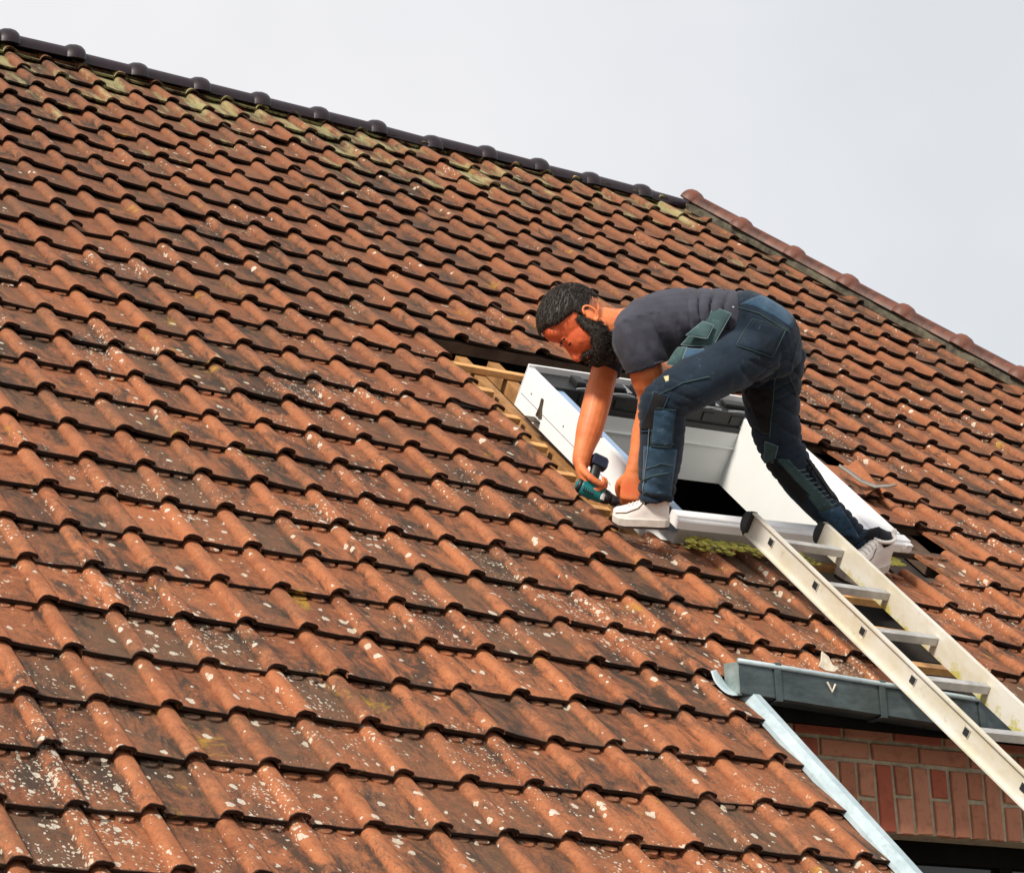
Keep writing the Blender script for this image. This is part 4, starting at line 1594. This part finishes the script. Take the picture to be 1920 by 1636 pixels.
displace(shirt, shirt_fold)
shirt_o = add_mesh('t_shirt', shirt, M['shirt'], person, BODY, True)
for c0, ax_, ra in ((Vector((-0.4475, -0.1241, 0.1390)), arm_d, 0.0785), (Vector((-0.5894, -0.1332, -0.0920)), (Vector((-0.5894, -0.1312, -0.0920)) - Vector((-0.5669, -0.0638, -0.1150))).normalized(), 0.059)):
    bm = bmesh.new()
    x, y = frame_of(ax_, Vector((0, 0, 1)))
    ring = [c0 + (x * math.cos(2 * math.pi * i / 24) + y * math.sin(2 * math.pi * i / 24)) * ra for i in range(25)]
    tube(bm, ring, (0.0035), ax_, 6, False)
    obj('sleeve_hem', bm, M['shirt'], shirt_o, BODY, True)

# ---- trousers
bm = bmesh.new()
tube(bm, [Vector((-0.1085, 0.0368, 0.0000)), Vector((-0.0736, 0.0233, 0.0000)), Vector((-0.0140, -0.0207, -0.0150)), Vector((0.0265, -0.0823, -0.0300))], [(0.165, 0.124), (0.172, 0.128), (0.178, 0.136), (0.14, 0.112)], (0, 0, 1), 26, 'round', 3)
tube(bm, [Vector((-0.0448, -0.0545, 0.0600)), Vector((-0.1378, -0.1029, 0.1300)), Vector((-0.2536, -0.1661, 0.2200)), Vector((-0.3722, -0.2354, 0.3000)), Vector((-0.4065, -0.2730, 0.3100)), Vector((-0.3994, -0.3440, 0.2850)), Vector((-0.4063, -0.4569, 0.2450)), Vector((-0.4139, -0.5384, 0.2150)), Vector((-0.4168, -0.5974, 0.2000))], [0.112, 0.108, 0.097, 0.085, 0.080, 0.081, 0.077, 0.066, 0.063], (0, 0, 1), 22, True, 3)
tube(bm, [Vector((0.0301, -0.0644, -0.1000)), Vector((0.0305, -0.1417, -0.1400)), Vector((0.0349, -0.2432, -0.2000)), Vector((0.0562, -0.3381, -0.2500)), Vector((0.0840, -0.4220, -0.2850)), Vector((0.1487, -0.5286, -0.3250)), Vector((0.2307, -0.6223, -0.3700)), Vector((0.3161, -0.7083, -0.4050)), Vector((0.3900, -0.7808, -0.4400))], [0.122, 0.116, 0.108, 0.096, 0.084, 0.072, 0.063, 0.058, 0.056], (0, 0, 1), 22, True, 3)
trou = fuse(bm, 0.006, 5)
lk = Vector((-0.4065, -0.2655, 0.3100))
rk = Vector((0.0840, -0.4180, -0.2850))
cut_l = Vector((-0.4168, -0.5936, 0.2000))
cut_r = Vector((0.3900, -0.7767, -0.4400))
crotch = Vector((-0.0678, -0.1744, 0.0000))


def trouser_fold(c, n):
    wob = noise.noise(c * 6.0)
    d = 0.0045 * noise.noise(c * 8.0) + 0.0025 * noise.noise(c * 19.0)
    for k, (a_, b_, s_, amp) in enumerate(((lk, 0.085, 0.036, 0.0075), (rk, 0.095, 0.036, 0.0080), (cut_l, 0.10, 0.036, 0.0085), (cut_r, 0.12, 0.036, 0.0085), (crotch, 0.13, 0.042, 0.0085))):
        e = (c - a_).length
        if e < b_ * 2:
            w = max(0.0, 1 - e / (b_ * 1.8))
            dirn = (c.y * 0.95 + c.x * (0.35 if k in (0, 2) else -0.55) + 0.022 * wob) / s_
            d += amp * w * (0.9 - 2.6 * (1 - abs(math.sin(dirn * math.pi))) ** 2.0) * (0.7 + 0.8 * noise.noise(c * 7.0))
    # slanting pulls on the standing thigh
    if c.x > -0.12 and -0.40 < c.y < -0.10:
        d -= 0.0075 * (1 - abs(math.sin((c.y + 0.6 * c.x + 0.03 * wob) * math.pi / 0.075))) ** 2.2
    return d


displace(trou, trouser_fold)
trou_o = add_mesh('trousers', trou, M['denim'], person, BODY, True)
tb_ = BVHTree.FromPolygons([v.co.copy() for v in trou.vertices], [tuple(p.vertices) for p in trou.polygons])
NZ = Vector((0, 0, 1))


def on_cloth(p, look=NZ):
    """nearest point of the trouser surface met when moving inwards along -look"""
    look = look.normalized()
    h = tb_.ray_cast(Vector(p) + look * 0.8, -look)
    if h[0] is None:
        h = tb_.find_nearest(Vector(p))
    return h[0], h[1]


def patch(name, quad, mat, parent, off=0.005, nu=14, nv=14, look=NZ, puff=0.0):
    q = [Vector(x) for x in quad]
    bm = bmesh.new()
    G = []
    for i in range(nu + 1):
        row = []
        for j in range(nv + 1):
            u, v_ = i / nu, j / nv
            p = (q[0] * (1 - u) + q[1] * u) * (1 - v_) + (q[3] * (1 - u) + q[2] * u) * v_
            h, nn = on_cloth(p, look)
            e = 1.0 if 0 < i < nu and 0 < j < nv else 0.35
            row.append(bm.verts.new(h + nn * (off * e + puff * math.sin(math.pi * u) * math.sin(math.pi * v_) + 0.0015 * noise.noise(h * 40))))
        G.append(row)
    for i in range(nu):
        for j in range(nv):
            bm.faces.new((G[i][j], G[i + 1][j], G[i + 1][j + 1], G[i][j + 1]))
    edge = [G[i][0] for i in range(nu + 1)] + [G[nu][j] for j in range(1, nv + 1)] + [G[i][nv] for i in range(nu - 1, -1, -1)] + [G[0][j] for j in range(nv - 1, 0, -1)]
    low = []
    for vv in edge:
        h, nn = tb_.find_nearest(vv.co)[:2]
        low.append(bm.verts.new(h - nn * 0.003))
    for k in range(len(edge)):
        j = (k + 1) % len(edge)
        bm.faces.new((edge[k], edge[j], low[j], low[k]))
    return obj(name, bm, mat, parent, BODY, True)


def seam_highlight(pts, mat, parent, r=0.0022, look=NZ, n=10, name='seam_highlight', lift=0.004):  # pale tubes laid on the cloth for seams and for painted highlights
    P = []
    for a, b in zip(pts, pts[1:]):
        for k in range(n):
            P.append(Vector(a).lerp(Vector(b), k / n))
    P.append(Vector(pts[-1]))
    Q = []
    for p in P:
        h, nn = on_cloth(p, look)
        Q.append(h + nn * lift)
    bm = bmesh.new()
    tube(bm, Q, r, look, 6)
    return obj(name, bm, mat, parent, BODY, True)


def stitched(name, quad, mat, off=0.005, label=None, edge=M['seam_highlight'], puff=0.0, r=0.0016):
    o = patch(name, quad, mat, trou_o, off, puff=puff)
    if label:
        o['label'] = label
    seam_highlight(list(quad) + [quad[0]], edge, o, r, lift=off * 0.5 + 0.0012)
    return o


stitched('back_pocket', [Vector((-0.0737, 0.0437, 0.1000)), Vector((0.0489, 0.0111, 0.1000)), Vector((-0.0028, -0.0923, 0.1000)), Vector((-0.1389, -0.0540, 0.1000))], M['denim'], 0.006, 'dark back pocket with pale stitching', M['denimgreen'], 0.003)


def hung_panel(name, quad, mat, label, th=0.010, puff=0.010, edge=M['seam_highlight'], r=0.0022):
    """a stiff cloth pocket hanging free of the body"""
    q = [Vector(x) for x in quad]
    nrm = (q[1] - q[0]).cross(q[3] - q[0]).normalized()
    if nrm.z < 0:
        nrm = -nrm
    n = 12
    bm = bmesh.new()
    S2 = []
    for sgn in (1, -1):
        G = []
        for i in range(n + 1):
            row = []
            for j in range(n + 1):
                u, v_ = i / n, j / n
                p = (q[0] * (1 - u) + q[1] * u) * (1 - v_) + (q[3] * (1 - u) + q[2] * u) * v_
                e = (math.sin(math.pi * u) * math.sin(math.pi * v_)) ** 0.5
                wv = 0.004 * noise.noise(p * 16) + 0.002 * noise.noise(p * 45)
                row.append(bm.verts.new(p + nrm * (sgn * (0.002 + (th + puff) * 0.5 * e) + wv)))
            G.append(row)
        for i in range(n):
            for j in range(n):
                f = (G[i][j], G[i + 1][j], G[i + 1][j + 1], G[i][j + 1])
                bm.faces.new(f if sgn > 0 else f[::-1])
        S2.append([G[i][0] for i in range(n + 1)] + [G[n][j] for j in range(1, n + 1)] + [G[i][n] for i in range(n - 1, -1, -1)] + [G[0][j] for j in range(n - 1, 0, -1)])
    rim = [(a.co + b.co) / 2 for a, b in zip(*S2)]
    for k in range(len(rim)):
        j = (k + 1) % len(rim)
        bm.faces.new((S2[0][k], S2[0][j], S2[1][j], S2[1][k]))
    o = obj(name, bm, mat, trou_o, BODY, True)
    o['label'] = label
    bm = bmesh.new()
    tube(bm, rim + [rim[0]], r, nrm, 6, False)
    obj('piping', bm, edge, o, BODY, True)
    return o


hung_panel('holster_pocket', [Vector((-0.2043, 0.0851, 0.1500)), Vector((-0.1490, 0.0631, 0.1700)), Vector((-0.2173, -0.0526, 0.2150)), Vector((-0.3294, -0.0499, 0.1950))], M['denimgreen'], 'faded hanging holster pocket')
hung_panel('pocket_flap', [Vector((-0.2521, 0.0351, 0.2000)), Vector((-0.2150, 0.0195, 0.2100)), Vector((-0.2397, -0.0269, 0.2350)), Vector((-0.3145, -0.0152, 0.2250))], M['denimgreen'], 'pale buttoned flap of the hanging pocket', 0.006, 0.006)
hung_panel('holster_pocket', [Vector((-0.3235, -0.0603, 0.2200)), Vector((-0.2269, -0.0667, 0.2400)), Vector((-0.2550, -0.1396, 0.2850)), Vector((-0.3214, -0.1260, 0.2700))], M['denimblue'], 'lower blue holster pocket', 0.012, 0.012)
hung_panel('tool_loop', [Vector((-0.3402, -0.0601, 0.2150)), Vector((-0.3110, -0.0588, 0.2300)), Vector((-0.3399, -0.1277, 0.2650)), Vector((-0.3840, -0.1198, 0.2500))], M['denimgreen'], 'narrow greenish tool loop', 0.006, 0.006)
stitched('knee_panel', [Vector((-0.4339, -0.2191, 0.3300)), Vector((-0.3872, -0.2359, 0.3300)), Vector((-0.4376, -0.3516, 0.3300)), Vector((-0.4824, -0.3553, 0.3300))], M['cordura'], 0.006, 'black reinforcement on the front knee', M['denimblue'])
stitched('knee_pad_pocket', [Vector((-0.4376, -0.2751, 0.3300)), Vector((-0.3630, -0.2807, 0.3300)), Vector((-0.3742, -0.4113, 0.3300)), Vector((-0.4432, -0.4057, 0.3300))], M['denimblue'], 0.007, 'blue knee pad pocket', M['denimgreen'], 0.003)
patch('shin_panel', [Vector((-0.4685, -0.4077, 0.2800)), Vector((-0.3522, -0.4190, 0.2800)), Vector((-0.3683, -0.5851, 0.2400)), Vector((-0.4701, -0.5813, 0.2400))], M['denimblue'], trou_o, 0.003)
stitched('knee_panel', [Vector((0.0131, -0.4730, -0.2000)), Vector((0.0389, -0.4532, -0.2000)), Vector((0.1835, -0.5919, -0.2000)), Vector((0.1637, -0.6236, -0.2000))], M['cordura'], 0.006, 'black reinforcement on the rear knee', M['cordura'])
stitched('knee_pad_pocket', [Vector((0.0091, -0.3898, -0.2000)), Vector((0.0567, -0.4096, -0.2000)), Vector((0.0448, -0.4691, -0.2000)), Vector((0.0151, -0.4730, -0.2000))], M['denimgreen'], 0.008, 'greenish knee pad pocket', M['seam_highlight'])
patch('leg_panel', [Vector((0.0507, -0.4532, -0.2000)), Vector((0.1003, -0.4611, -0.2000)), Vector((0.2865, -0.6395, -0.2000)), Vector((0.2291, -0.6593, -0.2000))], M['denimgreen'], trou_o, 0.004)
patch('leg_panel', [Vector((0.1637, -0.4532, -0.2000)), Vector((0.1993, -0.4730, -0.2000)), Vector((0.3063, -0.6157, -0.2000)), Vector((0.2707, -0.6038, -0.2000))], M['cordura'], trou_o, 0.005)
patch('leg_panel', [Vector((0.2192, -0.6593, -0.2000)), Vector((0.3103, -0.6355, -0.2000)), Vector((0.3896, -0.7623, -0.2000)), Vector((0.3143, -0.7425, -0.2000))], M['denimblue'], trou_o, 0.003)
patch('inner_panel_shade', [Vector((-0.0777, -0.2113, -0.1000)), Vector((0.0223, -0.1976, -0.1000)), Vector((0.0242, -0.3681, -0.1000)), Vector((-0.0052, -0.3622, -0.1000))], M['cordura'], trou_o, 0.004)  # black panel and the inner thigh's shade painted as one patch
patch('waistband', [Vector((-0.1158, 0.0924, 0.1200)), Vector((-0.0361, 0.1231, 0.0500)), Vector((0.0961, 0.0350, 0.0400)), Vector((0.0623, 0.0015, 0.1000))], M['denimblue'], trou_o, 0.006, 20, 10, look=Vector((0.30, 0.45, 0.84)))
for pts, mt in (([Vector((-0.4469, -0.2807, 0.3300)), Vector((-0.4525, -0.4243, 0.3300)), Vector((-0.4674, -0.5736, 0.3300))], 'seam_highlight'), ([Vector((-0.4413, -0.3889, 0.3300)), Vector((-0.3667, -0.4001, 0.3300))], 'denimgreen'), ([Vector((0.0262, -0.1525, -0.1000)), Vector((0.0242, -0.3779, -0.1000))], 'denimgreen'), ([Vector((-0.1255, 0.0858, 0.1000)), Vector((-0.0488, 0.0628, 0.1000)), Vector((0.0623, -0.0042, 0.1000))], 'denimgreen'), ([Vector((0.0969, -0.0291, 0.0000)), Vector((0.0736, -0.1453, 0.0000)), Vector((0.1163, -0.2228, 0.0000))], 'denimgreen'),
                ([Vector((-0.4563, -0.4859, 0.3300)), Vector((-0.4078, -0.4672, 0.3300)), Vector((-0.3667, -0.4747, 0.3300))], 'denimgreen'), ([Vector((-0.4712, -0.5269, 0.3300)), Vector((-0.4301, -0.5083, 0.3300)), Vector((-0.3667, -0.4971, 0.3300))], 'denimgreen'), ([Vector((-0.4227, -0.2322, 0.3300)), Vector((-0.3331, -0.1874, 0.3300)), Vector((-0.2399, -0.1650, 0.3300))], 'denimgreen')):
    seam_highlight(pts, M[mt], trou_o, 0.0020)
for k in range(9):
    t_ = k / 8
    a = Vector((0.1340, -0.5008, -0.2000)).lerp(Vector((0.2627, -0.6315, -0.2000)), t_)
    seam_highlight([a, a + Vector((0.028, 0.004, 0))], M['seam_highlight'], trou_o, 0.0015, n=5)
o = patch('paint_stain', [Vector((-0.4003, -0.1650, 0.3300)), Vector((-0.3816, -0.1613, 0.3300)), Vector((-0.3835, -0.1800, 0.3300)), Vector((-0.3947, -0.1837, 0.3300))], M['paint'], trou_o, 0.003, 6, 6)
bm = bmesh.new()
h, nn = on_cloth(Vector((-0.1368, 0.0799, 0.1400)))
ball(bm, h + nn * 0.012, (0.012, 0.007, 0.006))
obj('belt_tag', bm, M['toolgrey'], trou_o, BODY, True)


# ---- socks and shoes
def shoe(heel, toe, up, opening, lean, label):
    heel, toe, up = Vector(heel), Vector(toe), Vector(up).normalized()
    f = toe - heel
    L = f.length
    f.normalize()
    up = (up - f * up.dot(f)).normalized()
    sd = up.cross(f)
    k = L / 0.29 * 1.12
    kz = 1.30
    bm = bmesh.new()
    #        t     half-width  height   lift
    ST = [(0.00, 0.020, 0.060, 0.0), (0.03, 0.030, 0.078, 0), (0.10, 0.036, 0.088, 0), (0.20, 0.038, 0.090, 0), (0.32, 0.038, 0.086, 0), (0.44, 0.039, 0.076, 0), (0.56, 0.043, 0.063, 0), (0.70, 0.047, 0.052, 0), (0.83, 0.046, 0.044, 0.0), (0.93, 0.036, 0.036, 0.002), (0.985, 0.020, 0.026, 0.004)]
    rings = []
    K = 18
    for t, w, h, l in ST:
        ring = []
        for i in range(K):
            an = 2 * math.pi * i / K
            cx, cz = math.cos(an), math.sin(an)
            x = w * math.copysign(abs(cx) ** 0.75, cx) * (1.0 if cz < 0 else 1 - 0.25 * cz)
            z = (h * max(0, cz) ** 0.9 if cz > 0 else 0.012 * cz) + 0.030 + l
            ring.append(bm.verts.new(heel + f * t * L + sd * x * k + up * z * k * kz))
        rings.append(ring)
    for a, b in zip(rings, rings[1:]):
        for i in range(K):
            bm.faces.new((a[i], a[(i + 1) % K], b[(i + 1) % K], b[i]))
    bm.faces.new(rings[0])
    bm.faces.new(rings[-1])
    me = fuse(bm, 0.004, 4)
    displace(me, lambda c, n: 0.0022 * noise.noise(c * 22))
    s = add_mesh('shoe', me, M['shoe'], person, BODY, True)
    s['label'] = label

    def slab(name, z0, z1, grow, mat):
        bm = bmesh.new()
        out = []
        for t, w in ((-0.02, 0.012), (0.0, 0.026), (0.05, 0.035), (0.15, 0.040), (0.3, 0.040), (0.45, 0.041), (0.6, 0.046), (0.75, 0.050), (0.87, 0.046), (0.96, 0.033), (1.0, 0.016)):
            out.append((t, w + grow))
        loop = [(t, w) for t, w in out] + [(t, -w) for t, w in reversed(out)]
        a = [bm.verts.new(heel + f * t * L + sd * w * k + up * (z0 * kz + 0.012 * max(0, t - 0.85) / 0.15) * k) for t, w in loop]
        b = [bm.verts.new(heel + f * t * L + sd * w * k + up * (z1 * kz + 0.010 * max(0, t - 0.85) / 0.15) * k) for t, w in loop]
        bm.faces.new(a)
        bm.faces.new(b[::-1])
        for i in range(len(a)):
            j = (i + 1) % len(a)
            bm.faces.new((a[i], a[j], b[j], b[i]))
        return obj(name, bm, mat, s, BODY, False)
    slab('midsole', 0.010, 0.036, 0.002, M['sole'])
    slab('outsole', 0.0, 0.0095, -0.001, M['outsole'])
    sb = BVHTree.FromPolygons([v.co.copy() for v in me.vertices], [tuple(p.vertices) for p in me.polygons])

    def trim(name, pts, r, mat, side):
        Q = []
        for a, b in zip(pts, pts[1:]):
            for q_ in range(8):
                u = q_ / 8
                t, x, z = (a[i] * (1 - u) + b[i] * u for i in range(3))
                p = heel + f * t * L + sd * x * k * side + up * z * k * kz
                c = sb.find_nearest(p)
                Q.append(c[0] + c[1] * 0.0005)
        bm = bmesh.new()
        tube(bm, Q, r, up, 6)
        obj(name, bm, mat, s, BODY, True)
    for side in (1, -1):
        trim('side_line', [(0.95, 0.03, 0.052), (0.75, 0.05, 0.062), (0.55, 0.045, 0.078), (0.45, 0.03, 0.10)], 0.0022, M['shoeline'], side)
    for i in range(5):
        t = 0.46 + 0.065 * i
        trim('lace', [(t, -0.026, 0.105 - 0.07 * (t - 0.4)), (t + 0.015, 0.0, 0.125 - 0.10 * (t - 0.4)), (t, 0.026, 0.105 - 0.07 * (t - 0.4))], 0.0030, M['sole'], 1)
    # heel tab and collar
    o_ = Vector(opening)
    bm = bmesh.new()
    c0 = heel + f * 0.21 * L + up * 0.112 * k * kz
    ax = (o_ - c0).normalized()
    x, y = frame_of(up, f)
    ring = [c0 - up * 0.006 + x * 0.048 * k * math.cos(2 * math.pi * i / 20) + y * 0.033 * k * math.sin(2 * math.pi * i / 20) for i in range(21)]
    tube(bm, ring, 0.0075, ax, 8, False)
    tube(bm, [heel + f * 0.02 * L + up * 0.085 * k * kz, heel - f * 0.005 * L + up * 0.112 * k * kz, heel - f * 0.015 * L + up * 0.122 * k * kz], [(0.014, 0.006), (0.013, 0.006), (0.008, 0.004)], sd, 10, 'round')
    obj('collar', bm, M['shoe'], s, BODY, True)
    bm = bmesh.new()
    tube(bm, [c0 - up * 0.03 * k, c0 + ax * 0.02, o_], [(0.050, 0.034), (0.047, 0.042), (0.048, 0.047)], f, 18, True, 3)
    obj('sock', bm, M['sock'], person, BODY, True)


shoe(Vector((-0.3743, -0.6983, 0.1860)), Vector((-0.5726, -0.6877, 0.1650)), N_ROOF, Vector((-0.4171, -0.5897, 0.2050)), 0, 'white trainer planted on the tiles')
shoe(Vector((0.4896, -0.8827, -0.5200)), Vector((0.2980, -0.9278, -0.3150)), N_ROOF, Vector((0.3940, -0.7869, -0.4400)), 0, 'white trainer half hidden behind the ladder stile')

# ================================================================ DRILL
g0 = Vector((-0.6223, -0.4785, 0.0100))
g1 = Vector((-0.6447, -0.5590, 0.0450))
d0 = Vector((-0.6760, -0.5529, 0.0600))
d1 = Vector((-0.5773, -0.5995, 0.0450))
ddir = (d1 - d0).normalized()
gdir = (g0 - g1).normalized()
dp = BODY @ g1
drill = empty('cordless_drill', dp, "teal and black cordless drill held upside down in the man's fist beside the window frame", 'drill')
bm = bmesh.new()
x, y = frame_of(ddir, gdir)
tube(bm, [d0 - ddir * 0.010, d0, d0 + ddir * 0.03, d0 + ddir * 0.070, d0 + ddir * 0.085], [(0.026, 0.024), (0.033, 0.029), (0.034, 0.030), (0.031, 0.028), (0.026, 0.025)], gdir, 18, 'round', 2)
obj('motor_housing', bm, M['teal'], drill, BODY, True)
bm = bmesh.new()
tube(bm, [d0 - ddir * 0.022, d0 - ddir * 0.008], [(0.020, 0.019), (0.030, 0.027)], gdir, 16, True)
for k in range(5):
    a = d0 + ddir * (0.006 + 0.009 * k) + Vector((0, 0, 0.028)) - gdir * 0.006
    tube(bm, [a - gdir * 0.010, a + gdir * 0.010], 0.0022, ddir, 6)
obj('rear_cap', bm, M['toolblack'], drill, BODY, True)
bm = bmesh.new()
tube(bm, [d0 + ddir * 0.083, d0 + ddir * 0.100, d0 + ddir * 0.112], [(0.028, 0.026), (0.026, 0.025), (0.021, 0.020)], gdir, 18, True)
obj('gearbox', bm, M['toolblack'], drill, BODY, True)
bm = bmesh.new()
a = d0 + ddir * 0.082 + Vector((0, 0, 0.0275))
tube(bm, [a - gdir * 0.016, a + gdir * 0.012], [(0.008, 0.003), (0.008, 0.003)], ddir, 10)
obj('side_label', bm, M['toolgrey'], drill, BODY)
bm = bmesh.new()
tube(bm, [d0 + ddir * 0.110, d0 + ddir * 0.120, d0 + ddir * 0.140, d0 + ddir * 0.148], [0.016, 0.018, 0.016, 0.008], gdir, 14, True)
obj('chuck', bm, M['toolblack'], drill, BODY, True)
bm = bmesh.new()
tube(bm, [d0 + ddir * 0.145, d0 + ddir * 0.160, d0 + ddir * 0.162, d0 + ddir * 0.186], [0.005, 0.005, 0.003, 0.0025], gdir, 8, True)
obj('bit', bm, M['chrome'], drill, BODY)
bm = bmesh.new()
tube(bm, [g1 - gdir * 0.005, g1 + gdir * 0.030, g1 + gdir * 0.070, g0], [(0.022, 0.017), (0.020, 0.015), (0.020, 0.016), (0.024, 0.020)], ddir, 14, True, 2)
obj('grip', bm, M['toolblack'], drill, BODY, True)
bm = bmesh.new()
bx_ = ddir
by_ = bx_.cross(gdir).normalized()
c0 = g0 + gdir * 0.014 + ddir * 0.004
vs = []
for zz, kx, ky in ((-0.020, 0.92, 0.9), (-0.012, 1, 1), (0.012, 1, 1), (0.020, 0.85, 0.85)):
    vs.append([bm.verts.new(c0 + gdir * zz + bx_ * (0.032 * kx * a) + by_ * (0.027 * ky * b)) for a, b in ((-1, -0.7), (-0.8, -1), (0.8, -1), (1, -0.7), (1, 0.7), (0.8, 1), (-0.8, 1), (-1, 0.7))])
for r0, r1 in zip(vs, vs[1:]):
    for k in range(8):
        bm.faces.new((r0[k], r0[(k + 1) % 8], r1[(k + 1) % 8], r1[k]))
bm.faces.new(vs[0])
bm.faces.new(vs[-1])
obj('battery', bm, M['battery'], drill, BODY)
